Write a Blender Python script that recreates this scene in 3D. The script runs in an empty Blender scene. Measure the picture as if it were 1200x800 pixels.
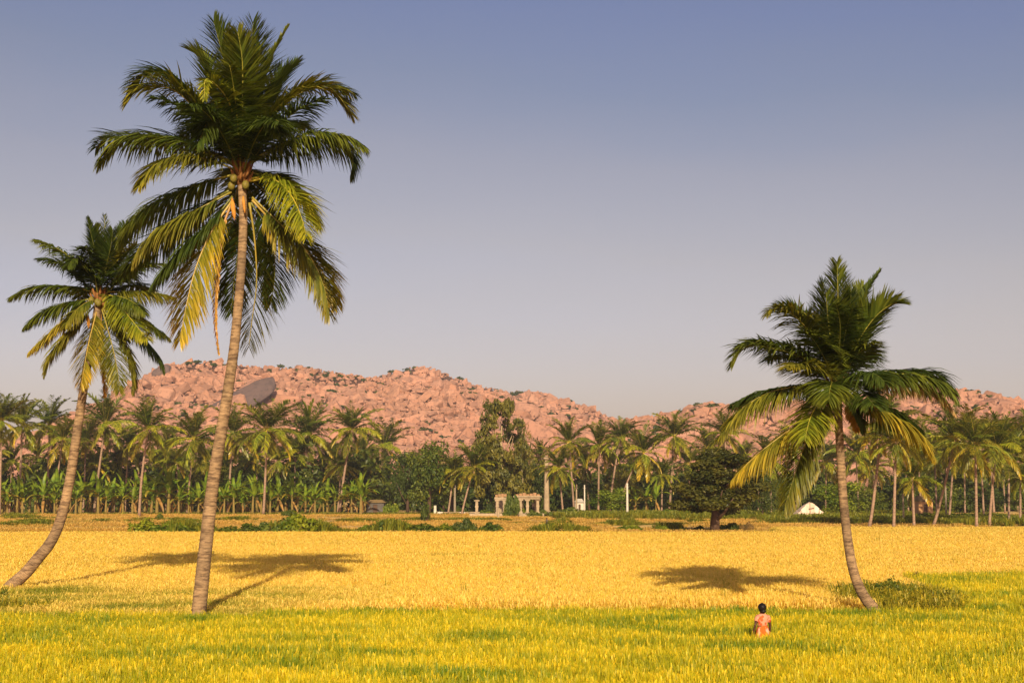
import bpy, bmesh, math, random
import numpy as np
from mathutils import Vector, Matrix, noise

# ------------------------------------------------------------------ camera, sky, sun, exposure
SC = bpy.context.scene
COL = SC.collection
F = 1200 * 50 / 36.0            # focal length in pixels of the 1200x800 photograph
PITCH = math.atan(175 / F)      # the horizon lies on row 575
CAMZ = 4.0
CA, SA = math.cos(PITCH), math.sin(PITCH)
cam = bpy.data.objects.new('camera', bpy.data.cameras.new('camera'))
COL.objects.link(cam)
cam.location = (0, 0, CAMZ)
cam.rotation_euler = (math.pi / 2 + PITCH, 0, 0)
cam.data.lens = 50
cam.data.sensor_width = 36
cam.data.clip_start = 0.5
cam.data.clip_end = 30000
SC.camera = cam
SC.view_settings.view_transform = 'Standard'
SC.view_settings.look = 'None'
SC.view_settings.exposure = 0.5
SC.view_settings.gamma = 1
SC.view_settings.use_curve_mapping = False
SC.cycles.max_bounces = 8
SC.cycles.diffuse_bounces = 5
SC.cycles.transparent_max_bounces = 8
SC.cycles.use_denoising = True
SC.render.film_transparent = False

SUN_EL = math.radians(25)
SUN_AZ = math.radians(5)        # heading of the light: away from the camera, a touch to the left
ldir = Vector((-math.sin(SUN_AZ) * math.cos(SUN_EL), math.cos(SUN_AZ) * math.cos(SUN_EL), -math.sin(SUN_EL)))
sl = bpy.data.lights.new('sun', 'SUN')
sl.energy = 5.0
sl.angle = math.radians(0.9)
sl.color = (1.0, 0.83, 0.56)
so = bpy.data.objects.new('sun', sl)
so.rotation_euler = ldir.to_track_quat('-Z', 'Y').to_euler()
so.location = (0, -20, 60)
COL.objects.link(so)

W = bpy.data.worlds.new('World')
SC.world = W
W.use_nodes = True
wt = W.node_tree
wt.nodes.clear()
wo = wt.nodes.new('ShaderNodeOutputWorld')
wb = wt.nodes.new('ShaderNodeBackground')
sky = wt.nodes.new('ShaderNodeTexSky')
sky.sky_type = 'NISHITA'
sky.sun_disc = False
sky.sun_elevation = SUN_EL
sky.sun_rotation = math.pi - SUN_AZ
sky.air_density = 1.0
sky.dust_density = 2.0
sky.ozone_density = 1.5
tc = wt.nodes.new('ShaderNodeTexCoord')
sx = wt.nodes.new('ShaderNodeSeparateXYZ')
wt.links.new(tc.outputs['Generated'], sx.inputs[0])
rp = wt.nodes.new('ShaderNodeValToRGB')       # evening haze: pinkish low down, slate blue above
mr = wt.nodes.new('ShaderNodeMapRange')
mr.inputs['From Min'].default_value = 0.0
mr.inputs['From Max'].default_value = 0.4
wt.links.new(sx.outputs['Z'], mr.inputs['Value'])
wn = wt.nodes.new('ShaderNodeTexNoise')       # faint high cloud
wn.inputs['Scale'].default_value = 2.2
wn.inputs['Detail'].default_value = 3
wmp = wt.nodes.new('ShaderNodeMapping')
wmp.inputs['Scale'].default_value = (1, 1, 4)
wt.links.new(tc.outputs['Generated'], wmp.inputs['Vector'])
wt.links.new(wmp.outputs[0], wn.inputs['Vector'])
wadd = wt.nodes.new('ShaderNodeMath'); wadd.operation = 'MULTIPLY_ADD'
wadd.inputs[1].default_value = -0.30
wt.links.new(wn.outputs['Fac'], wadd.inputs[0])
wad2 = wt.nodes.new('ShaderNodeMath'); wad2.operation = 'ADD'; wad2.inputs[1].default_value = 0.15
wx = wt.nodes.new('ShaderNodeMath'); wx.operation = 'MULTIPLY_ADD'; wx.inputs[1].default_value = 0.16
wt.links.new(sx.outputs['X'], wx.inputs[0]); wt.links.new(mr.outputs[0], wx.inputs[2])
wt.links.new(wx.outputs[0], wad2.inputs[0])
wt.links.new(wad2.outputs[0], wadd.inputs[2])
wt.links.new(wadd.outputs[0], rp.inputs['Fac'])
SKY_RAMP = [(0.000, (0.989, 0.714, 0.712)), (0.254, (0.921, 0.644, 0.609)), (0.402, (0.948, 0.628, 0.532)), (0.548, (0.877, 0.592, 0.515)), (0.690, (0.700, 0.530, 0.516)), (0.827, (0.632, 0.505, 0.559))]
cr = rp.color_ramp
while len(cr.elements) < len(SKY_RAMP):
    cr.elements.new(0.5)
for e, (p, c) in zip(cr.elements, SKY_RAMP):
    e.position = p
    e.color = (c[0] * 0.955, c[1] * 0.975, c[2], 1)
wm = wt.nodes.new('ShaderNodeMix'); wm.data_type = 'RGBA'; wm.blend_type = 'MULTIPLY'
wm.inputs[0].default_value = 1.0
wt.links.new(sky.outputs[0], wm.inputs[6])
wt.links.new(rp.outputs[0], wm.inputs[7])
wt.links.new(wm.outputs[2], wb.inputs['Color'])
wb.inputs['Strength'].default_value = 0.109
wt.links.new(wb.outputs[0], wo.inputs[0])

# ------------------------------------------------------------------ small helpers
R = random.Random(7)
NR = np.random.RandomState(11)


def ray(x, y):
    u, v = (x - 600) / F, (400 - y) / F
    return Vector((u, CA - v * SA, SA + v * CA))


def P(x, y, D):
    d = ray(x, y)
    return Vector((0, 0, CAMZ)) + d * (D / d.y)


def G(x, y, z=0.0):
    d = ray(x, y)
    k = (z - CAMZ) / d.z
    return Vector((0, 0, CAMZ)) + d * k


def GD(y, z=0.0):
    return G(600, y, z).y


def tag(o, label=None, cat=None, group=None, kind=None):
    if label: o['label'] = label
    if cat: o['category'] = cat
    if group: o['group'] = group
    if kind: o['kind'] = kind
    return o


def link(name, data, parent=None, loc=(0, 0, 0), rot=(0, 0, 0), scale=(1, 1, 1)):
    o = bpy.data.objects.new(name, data)
    o.location = loc
    o.rotation_euler = rot
    o.scale = scale
    COL.objects.link(o)
    if parent: o.parent = parent
    return o


def thing(name, loc, label, cat, group=None, rz=0, scale=1):
    o = link(name, None, None, loc, (0, 0, rz), (scale,) * 3)
    o.empty_display_size = 0.3
    return tag(o, label, cat, group)


class MB:
    """collects vertices, faces, colours and smooth flags for one mesh"""
    def __init__(s):
        s.v, s.f, s.c, s.sm = [], [], [], []

    def vert(s, p, c=(1, 1, 1)):
        s.v.append(tuple(p)); s.c.append((c[0], c[1], c[2], 1.0))
        return len(s.v) - 1

    def face(s, *i):
        s.f.append(i)

    def box(s, c, d, col=(1, 1, 1), M=None):
        n = len(s.v)
        for z in (-1, 1):
            for y in (-1, 1):
                for x in (-1, 1):
                    p = Vector((x * d[0] / 2, y * d[1] / 2, z * d[2] / 2))
                    if M: p = M @ p
                    s.vert(p + Vector(c), col)
        for q in ((0, 2, 3, 1), (4, 5, 7, 6), (0, 1, 5, 4), (2, 6, 7, 3), (0, 4, 6, 2), (1, 3, 7, 5)):
            s.face(*[n + k for k in q])

    def tube(s, pts, rad, n=8, col=(1, 1, 1), cap=True, jit=0.0, rng=None):
        pts = [Vector(p) for p in pts]
        base = len(s.v)
        ref = None
        for i, p in enumerate(pts):
            t = (pts[min(i + 1, len(pts) - 1)] - pts[max(i - 1, 0)]).normalized()
            if ref is None:
                ref = t.orthogonal().normalized()
            a = (ref - t * ref.dot(t)).normalized()
            ref = a
            b = t.cross(a)
            r = rad[i] if hasattr(rad, '__len__') else rad
            for k in range(n):
                th = 2 * math.pi * k / n
                rr = r * (1 + (rng.uniform(-jit, jit) if rng else 0))
                s.vert(p + a * math.cos(th) * rr + b * math.sin(th) * rr, col)
        for i in range(len(pts) - 1):
            for k in range(n):
                k2 = (k + 1) % n
                s.face(base + i * n + k, base + i * n + k2, base + (i + 1) * n + k2, base + (i + 1) * n + k)
        if cap:
            s.face(*[base + k for k in reversed(range(n))])
            s.face(*[base + (len(pts) - 1) * n + k for k in range(n)])

    def loft(s, rings, n=16, col=(1, 1, 1), cap=True):
        """rings: (centre, rx, ry) stacked"""
        base = len(s.v)
        for c, rx, ry in rings:
            for k in range(n):
                th = 2 * math.pi * k / n
                s.vert(Vector(c) + Vector((rx * math.cos(th), ry * math.sin(th), 0)), col)
        for i in range(len(rings) - 1):
            for k in range(n):
                k2 = (k + 1) % n
                s.face(base + i * n + k, base + i * n + k2, base + (i + 1) * n + k2, base + (i + 1) * n + k)
        if cap:
            s.face(*[base + k for k in reversed(range(n))])
            s.face(*[base + (len(rings) - 1) * n + k for k in range(n)])

    def mesh(s, name, mat=None, smooth=False):
        m = bpy.data.meshes.new(name)
        m.from_pydata(s.v, [], s.f)
        ca = m.color_attributes.new('Col', 'FLOAT_COLOR', 'POINT')
        ca.data.foreach_set('color', np.array(s.c, dtype=np.float32).ravel())
        if mat: m.materials.append(mat)
        if smooth:
            m.polygons.foreach_set('use_smooth', [True] * len(m.polygons))
        m.update()
        return m


# ------------------------------------------------------------------ materials
class NT:
    def __init__(s, name):
        s.m = bpy.data.materials.new(name)
        s.m.use_nodes = True
        s.t = s.m.node_tree
        s.t.nodes.clear()
        s.out = s.t.nodes.new('ShaderNodeOutputMaterial')

    def n(s, typ, **kw):
        nd = s.t.nodes.new('ShaderNode' + typ)
        for k, v in kw.items():
            if k in nd.inputs.keys() if isinstance(k, str) else False:
                s.set(nd.inputs[k], v)
            else:
                setattr(nd, k, v)
        return nd

    def set(s, inp, v):
        if hasattr(v, 'is_output') or isinstance(v, bpy.types.NodeSocket):
            s.t.links.new(v, inp)
        else:
            inp.default_value = v

    def mix(s, fac, a, b, mode='MIX'):
        nd = s.t.nodes.new('ShaderNodeMix')
        nd.data_type = 'RGBA'
        nd.blend_type = mode
        s.set(nd.inputs[0], fac)
        s.set(nd.inputs[6], a if not isinstance(a, tuple) or len(a) == 4 else (*a, 1))
        s.set(nd.inputs[7], b if not isinstance(b, tuple) or len(b) == 4 else (*b, 1))
        return nd.outputs[2]

    def math(s, op, a, b=0.0, c=None, clamp=False):
        nd = s.t.nodes.new('ShaderNodeMath')
        nd.operation = op
        nd.use_clamp = clamp
        s.set(nd.inputs[0], a); s.set(nd.inputs[1], b)
        if c is not None: s.set(nd.inputs[2], c)
        return nd.outputs[0]

    def rng(s, v, a, b, c=0.0, d=1.0):
        nd = s.t.nodes.new('ShaderNodeMapRange')
        s.set(nd.inputs['Value'], v)
        for k, x in zip(('From Min', 'From Max', 'To Min', 'To Max'), (a, b, c, d)):
            nd.inputs[k].default_value = x
        return nd.outputs[0]

    def pos(s, scale=(1, 1, 1), obj=False):
        if obj:
            g = s.t.nodes.new('ShaderNodeTexCoord').outputs['Object']
        else:
            g = s.t.nodes.new('ShaderNodeNewGeometry').outputs['Position']
        mp = s.t.nodes.new('ShaderNodeMapping')
        mp.inputs['Scale'].default_value = scale
        s.t.links.new(g, mp.inputs['Vector'])
        return mp.outputs[0]

    def noise(s, vec, scale, detail=3, rough=0.5, out='Fac'):
        nd = s.t.nodes.new('ShaderNodeTexNoise')
        s.t.links.new(vec, nd.inputs['Vector'])
        nd.inputs['Scale'].default_value = scale
        nd.inputs['Detail'].default_value = detail
        nd.inputs['Roughness'].default_value = rough
        return nd.outputs[out]

    def vcol(s, name='Col'):
        nd = s.t.nodes.new('ShaderNodeAttribute')
        nd.attribute_name = name
        return nd

    def rnd(s):
        return s.t.nodes.new('ShaderNodeObjectInfo').outputs['Random']

    def surf(s, col, rough=0.85, spec=0.25, bump=None, bstr=0.4, bdist=0.05):
        b = s.t.nodes.new('ShaderNodeBsdfPrincipled')
        s.set(b.inputs['Base Color'], col if not isinstance(col, tuple) or len(col) == 4 else (*col, 1))
        b.inputs['Roughness'].default_value = rough
        b.inputs['Specular IOR Level'].default_value = spec
        if bump is not None:
            bp = s.t.nodes.new('ShaderNodeBump')
            bp.inputs['Strength'].default_value = bstr
            bp.inputs['Distance'].default_value = bdist
            s.t.links.new(bump, bp.inputs['Height'])
            s.t.links.new(bp.outputs[0], b.inputs['Normal'])
        s.t.links.new(b.outputs[0], s.out.inputs[0])
        return s.m

    def leaf(s, col, trans=0.3, gloss=0.05, grough=0.4, tint=(1.15, 1.1, 0.6)):
        d = s.n('BsdfDiffuse'); s.set(d.inputs['Color'], col)
        t = s.n('BsdfTranslucent'); s.set(t.inputs['Color'], s.mix(1.0, col, tint, 'MULTIPLY'))
        m = s.n('MixShader'); m.inputs[0].default_value = trans
        s.t.links.new(d.outputs[0], m.inputs[1]); s.t.links.new(t.outputs[0], m.inputs[2])
        g = s.n('BsdfGlossy'); g.inputs['Roughness'].default_value = grough
        g.inputs['Color'].default_value = (0.8, 0.8, 0.75, 1)
        m2 = s.n('MixShader'); m2.inputs[0].default_value = gloss
        s.t.links.new(m.outputs[0], m2.inputs[1]); s.t.links.new(g.outputs[0], m2.inputs[2])
        s.t.links.new(m2.outputs[0], s.out.inputs[0])
        return s.m


def m_palmleaf():
    t = NT('palm_leaf')
    c = t.vcol().outputs['Color']
    n = t.noise(t.pos((1, 1, 1)), 1.3, 2)
    c = t.mix(t.rng(n, 0.35, 0.7, 0, 0.4), c, t.mix(1.0, c, (1.7, 1.25, 0.6), 'MULTIPLY'))
    return t.leaf(c, 0.32, 0.04, 0.42)


def m_palmleaf_far():
    t = NT('palm_leaf_distant')
    c = t.vcol().outputs['Color']
    r = t.rnd()
    c = t.mix(t.rng(r, 0, 1, 0, 0.55), c, t.mix(1.0, c, (1.9, 1.4, 0.7), 'MULTIPLY'))
    c = t.mix(1.0, c, (1.1, 1.16, 1.05), 'MULTIPLY')
    return t.leaf(c, 0.38, 0.05, 0.4)


def m_foliage(name, trans=0.25):
    t = NT(name)
    c = t.vcol().outputs['Color']
    r = t.rnd()
    c = t.mix(t.rng(r, 0, 1, 0, 0.4), c, t.mix(1.0, c, (1.5, 1.1, 0.7), 'MULTIPLY'))
    n = t.noise(t.pos((1, 1, 1)), 0.7, 2)
    c = t.mix(t.rng(n, 0.35, 0.7, 0, 0.6), c, t.mix(1.0, c, (1.6, 1.35, 0.8), 'MULTIPLY'))
    return t.leaf(c, trans, 0.02, 0.5)


def m_trunk(name, ca, cb, ring, scale=1.0):
    t = NT(name)
    v = t.pos((1, 1, 1), obj=True)
    n1 = t.noise(v, 1.2, 4, 0.6)
    n2 = t.noise(t.pos((2.5, 2.5, 11), obj=True), 1.0, 5, 0.75)
    c = t.mix(t.rng(n1, 0.3, 0.7), ca, cb)
    c = t.mix(t.rng(n2, 0.47, 0.60, 0, 0.8), c, (*ring, 1))
    c = t.mix(1.0, c, t.vcol().outputs['Color'], 'MULTIPLY')
    return t.surf(c, 0.9, 0.15, n2, 0.6, 0.03)


def m_rice(name, green, yel, gold, stem, hcut, pscale, rba=.36):
    """blade colour from how high up the plant it sits, whether it is leaf or ear, and how ripe the stand is"""
    t = NT(name)
    a = t.vcol('Col')                       # r: height along the plant, g: ear or leaf, b: random
    sp = t.n('SeparateColor'); t.t.links.new(a.outputs['Color'], sp.inputs[0])
    h, ear, rb = sp.outputs[0], sp.outputs[1], sp.outputs[2]
    rip = t.n('Attribute'); rip.attribute_type = 'INSTANCER'; rip.attribute_name = 'ripe'
    ripe = rip.outputs['Fac']
    nz = t.noise(t.pos((pscale, pscale * 1.6, 0.3)), 1.0, 3, 0.6)
    f = t.math('ADD', ripe, t.rng(nz, 0.3, 0.7, -0.28, 0.28))
    f = t.math('ADD', f, t.rng(rb, 0, 1, -rba, rba))
    f = t.math('ADD', f, t.rng(h, 0.2, 1.0, -0.25, 0.2), clamp=True)
    leafc = t.mix(f, green, yel)
    c = t.mix(t.math('MULTIPLY', ear, t.rng(f, 0.1, 0.6), clamp=True), leafc, gold)
    c = t.mix(t.rng(h, 0.0, hcut, 0.85, 0.0), c, stem)
    return t.leaf(c, 0.45, 0.02, 0.5, (1.1, 1.05, 0.7))


def m_rock(name, a, b, c3, dark):
    t = NT(name)
    r = t.rnd()
    v = t.pos((1, 1, 1))
    n1 = t.noise(v, 0.03, 4, 0.6)
    n2 = t.noise(v, 0.45, 4, 0.65)
    c = t.mix(t.rng(n1, 0.35, 0.65), a, b)
    c = t.mix(t.rng(r, 0, 1, 0, 0.55), c, c3)
    c = t.mix(t.rng(r, 0.80, 0.90, 0, 0.45), c, t.mix(1.0, c, (0.45, 0.45, 0.5), 'MULTIPLY'))
    n3 = t.noise(t.pos((1, 1, .5)), 0.12, 5, 0.7)
    c = t.mix(t.rng(n3, 0.52, 0.66, 0, 0.5), c, dark)
    c = t.mix(t.rng(n2, 0.52, 0.66, 0, 0.65), c, dark)
    return t.surf(c, 0.95, 0.1, n2, 0.6, 0.5)


def m_ground():
    t = NT('stubble_ground')
    v = t.pos((0.10, 0.35, 1))
    n1 = t.noise(v, 1.0, 5, 0.6)
    n2 = t.noise(t.pos((1, 1, 1)), 2.5, 4, 0.7)
    n3 = t.noise(t.pos((0.03, 0.12, 1)), 1.0, 3, 0.5)
    c = t.mix(t.rng(n1, 0.35, 0.65), (0.58, 0.38, 0.13), (0.72, 0.48, 0.18))
    c = t.mix(t.rng(n3, 0.52, 0.62, 0, 0.55), c, (0.50, 0.33, 0.06))
    c = t.mix(t.rng(n2, 0.4, 0.75, 0, 0.55), c, (0.32, 0.20, 0.07))
    return t.surf(c, 0.95, 0.1, n2, 0.5, 0.1)


def m_soil():
    t = NT('field_soil')
    n2 = t.noise(t.pos((1, 1, 1)), 3, 4, 0.7)
    return t.surf(t.mix(n2, (0.12, 0.075, 0.025), (0.24, 0.16, 0.04)), 0.95, 0.1, n2, 0.5, 0.1)


def m_plain(name, col, col2=None, scale=4.0, rough=0.85, bstr=0.3):
    t = NT(name)
    n = t.noise(t.pos((1, 1, 1), obj=True), scale, 4, 0.65)
    return t.surf(t.mix(t.rng(n, 0.3, 0.7), col, col2 or tuple(x * 0.6 for x in col)), rough, 0.2, n, bstr, 0.03)


def m_vc(name, rough=0.85, scale=5.0):
    t = NT(name)
    n = t.noise(t.pos((1, 1, 1), obj=True), scale, 4, 0.65)
    c = t.vcol().outputs['Color']
    return t.surf(t.mix(t.rng(n, 0.3, 0.7, 0, 0.6), c, t.mix(1.0, c, (0.6, 0.55, 0.5), 'MULTIPLY')), rough, 0.2, n, 0.3, 0.03)


MAT = dict(
    palm=m_palmleaf(), palmfar=m_palmleaf_far(),
    fol=m_foliage('broad_foliage'), trunk=m_trunk('palm_bark', (0.38, 0.25, 0.135), (0.21, 0.145, 0.085), (0.09, 0.055, 0.035)),
    trunkfar=m_trunk('palm_bark_distant', (0.34, 0.22, 0.15), (0.24, 0.16, 0.11), (0.14, 0.09, 0.06)),
    bark=m_plain('tree_bark', (0.09, 0.05, 0.03), (0.05, 0.03, 0.02)),
    palebark=m_plain('pale_bark', (0.42, 0.32, 0.17), (0.25, 0.18, 0.10)),
    fibre=m_plain('palm_fibre', (0.30, 0.13, 0.035), (0.12, 0.055, 0.02), 12),
    spathe=m_plain('dry_spathe', (0.55, 0.26, 0.04), (0.38, 0.16, 0.03), 9),
    nut=m_plain('coconut_husk', (0.20, 0.19, 0.03), (0.13, 0.09, 0.02), 6, 0.5),
    rock=m_rock('pink_granite', (0.39, 0.19, 0.125), (0.30, 0.15, 0.095), (0.44, 0.245, 0.175), (0.15, 0.085, 0.065)),
    slab=m_rock('dark_granite', (0.085, 0.062, 0.062), (0.14, 0.09, 0.08), (0.10, 0.07, 0.065), (0.05, 0.038, 0.04)),
    ground=m_ground(), soil=m_soil(),
    stone=m_plain('pale_temple_stone', (0.40, 0.30, 0.19), (0.22, 0.165, 0.10), 1.6),
    brick=m_plain('weathered_brick_course', (0.36, 0.20, 0.10), (0.22, 0.13, 0.07), 3),
    white=m_plain('white_paint', (0.62, 0.56, 0.46), (0.45, 0.39, 0.31), 2),
    vc=m_vc('plain_tinted'),
    wood=m_plain('grey_wood', (0.30, 0.25, 0.18), (0.17, 0.13, 0.09), 5),
    skin=m_plain('skin', (0.085, 0.035, 0.018), (0.06, 0.026, 0.014), 6, 0.5, 0.05),
    hair=m_plain('black_hair', (0.012, 0.009, 0.008), (0.006, 0.005, 0.005), 20, 0.45),
)
MAT['soilshade'] = m_plain('hill_soil_and_shade', (0.11, 0.05, 0.03), (0.06, 0.03, 0.02), 0.05)  # soil, darkened so the gaps between boulders carry crevice shade in their colour
MAT['rice_near'] = m_rice('green_rice', (0.13, 0.22, 0.008), (0.66, 0.55, 0.013), (0.84, 0.62, 0.022), (0.10, 0.085, 0.012), 0.35, 0.45)
MAT['rice_gold'] = m_rice('ripe_rice', (0.24, 0.26, 0.018), (0.76, 0.56, 0.055), (0.90, 0.66, 0.145), (0.38, 0.20, 0.035), 0.36, 0.16, .12)
MAT['weed'] = m_foliage('weed_leaf', 0.3)


# ------------------------------------------------------------------ scatter (geometry nodes) for what nobody could count
def proto_collection(name, meshes):
    c = bpy.data.collections.new(name)
    for m in meshes:
        c.objects.link(bpy.data.objects.new(m.name, m))
    return c


def scatter(name, pts, rot, scl, ripe, coll, mat, parent=None, rnd_rot=False):
    n = len(pts)
    me = bpy.data.meshes.new(name)
    me.vertices.add(n)
    me.vertices.foreach_set('co', np.asarray(pts, np.float32).ravel())
    for an, arr, ty, key in (('rot', rot, 'FLOAT_VECTOR', 'vector'), ('scl', scl, 'FLOAT_VECTOR', 'vector'), ('ripe', ripe, 'FLOAT', 'value')):
        at = me.attributes.new(an, ty, 'POINT')
        at.data.foreach_set(key, np.asarray(arr, np.float32).ravel())
    at = me.attributes.new('pick', 'INT', 'POINT')
    at.data.foreach_set('value', NR.randint(0, len(coll.objects), n).astype(np.int32))
    if mat: me.materials.append(mat)
    o = link(name, me, parent)
    ng = bpy.data.node_groups.new(name + '_nodes', 'GeometryNodeTree')
    ng.interface.new_socket('Geometry', in_out='INPUT', socket_type='NodeSocketGeometry')
    ng.interface.new_socket('Geometry', in_out='OUTPUT', socket_type='NodeSocketGeometry')
    N = ng.nodes
    gi, go = N.new('NodeGroupInput'), N.new('NodeGroupOutput')
    ip = N.new('GeometryNodeInstanceOnPoints')
    ci = N.new('GeometryNodeCollectionInfo')
    ci.inputs['Collection'].default_value = coll
    ci.inputs['Separate Children'].default_value = True
    ci.inputs['Reset Children'].default_value = True
    ip.inputs['Pick Instance'].default_value = True
    L = ng.links

    def attr(nm, ty):
        a = N.new('GeometryNodeInputNamedAttribute')
        a.data_type = ty
        a.inputs['Name'].default_value = nm
        return a.outputs['Attribute']
    L.new(gi.outputs[0], ip.inputs['Points'])
    L.new(ci.outputs[0], ip.inputs['Instance'])
    L.new(attr('pick', 'INT'), ip.inputs['Instance Index'])
    e2r = N.new('FunctionNodeEulerToRotation')
    L.new(attr('rot', 'FLOAT_VECTOR'), e2r.inputs[0])
    L.new(e2r.outputs[0], ip.inputs['Rotation'])
    L.new(attr('scl', 'FLOAT_VECTOR'), ip.inputs['Scale'])
    L.new(ip.outputs[0], go.inputs[0])
    md = o.modifiers.new('scatter', 'NODES')
    md.node_group = ng
    return o


def tuft(name, mat, nb, ne, h, w, spread, rng, lean=0.25):
    """a rice hill: nb blades and ne drooping ears"""
    mb = MB()
    for i in range(nb + ne):
        ear = i >= nb
        az = rng.uniform(0, 6.283)
        o = Vector((math.cos(az), math.sin(az), 0))
        b = o * rng.uniform(0, spread)
        az2 = az + rng.uniform(-0.8, 0.8)
        d = Vector((math.cos(az2), math.sin(az2), 0))
        H = h * rng.uniform(0.75, 1.15)
        ln = lean * rng.uniform(0.2, 1.3) * h
        sd = Vector((-d.y, d.x, 0))
        fa = rng.uniform(-0.9, 0.9)
        sd = Vector((sd.x * math.cos(fa) - sd.y * math.sin(fa), sd.x * math.sin(fa) + sd.y * math.cos(fa), 0))
        rb = rng.random()
        if ear:
            path = [(0, 0), (0.6, 0.35), (0.95, 0.75), (0.92, 1.15), (0.78, 1.5)]
            ws = [0.35, 0.35, 0.9, 1.4, 0.5]
            ln *= 0.9
        else:
            path = [(0, 0), (0.5, 0.25), (0.85, 0.65), (1.0, 1.0)]
            ws = [0.8, 1.0, 0.8, 0.05]
        idx = []
        for (pz, pd), wd in zip(path, ws):
            c = b + d * (ln * pd) + Vector((0, 0, H * pz))
            hh = pz if not ear else min(1, pz + 0.1)
            cc = (hh, 1.0 if ear and pd > 0.5 else 0.0, rb)
            idx.append((mb.vert(c - sd * w * wd / 2, cc), mb.vert(c + sd * w * wd / 2, cc)))
        for a, c in zip(idx, idx[1:]):
            mb.face(a[0], a[1], c[1], c[0])
    return mb.mesh(name, mat)


def vnoise(X, Y, s, seed=0):
    return np.array([noise.noise(Vector((x / s + seed * 13.7, y / s, seed * 3.1))) for x, y in zip(X, Y)])


# ------------------------------------------------------------------ ground
def ground():
    ys = [-60, 0, 20, 60, 120, 180, 250, 320, 420, 600, 900, 1500, 3000, 7000, 15000]
    xs = [-9000, -3000, -900, -300, -120, -60, 0, 60, 120, 300, 900, 3000, 9000]
    mb = MB()
    for y in ys:
        for x in xs:
            mb.vert((x, y, 0))
    n = len(xs)
    for j in range(len(ys) - 1):
        for i in range(n - 1):
            mb.face(j * n + i, j * n + i + 1, (j + 1) * n + i + 1, (j + 1) * n + i)
    tag(link('ground', mb.mesh('ground', MAT['ground'])), kind='structure')
    mb = MB()
    a = [(-30, 5), (30, 5), (60, 116), (62, 134), (22, 136), (18, 117), (-62, 117)]
    for x, y in a: mb.vert((x, y, 0.004))
    mb.face(*range(len(a)))
    tag(link('paddy_soil', mb.mesh('paddy_soil', MAT['soil'])), kind='structure')


ground()


def edge_far(X):                      # far edge of the golden field
    return np.where(X > 24, 133.0, 118.0) + 0.8 * np.sin(X * 0.31) + 0.5 * np.sin(X * 0.11 + 2)


def right_green(X, Y):                # the greener stand on the right beyond the ditch
    return (X > 13.2 + (Y - 42) * 0.16) & (Y < 58.5 + 0.6 * np.sin(X)) & (Y > 41)


def ditch(X, Y):                      # weedy hollow beside the right palm
    e = ((X - 12.4 - (Y - 46) * 0.14) / 2.0) ** 2 + ((Y - 47.0) / 5.8) ** 2
    return e < 1


def corner(X, Y):                     # weedy patch at the left edge
    return ((X + 16.2) / 2.6) ** 2 + ((Y - 42.8) / 1.6) ** 2 < 1


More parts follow.
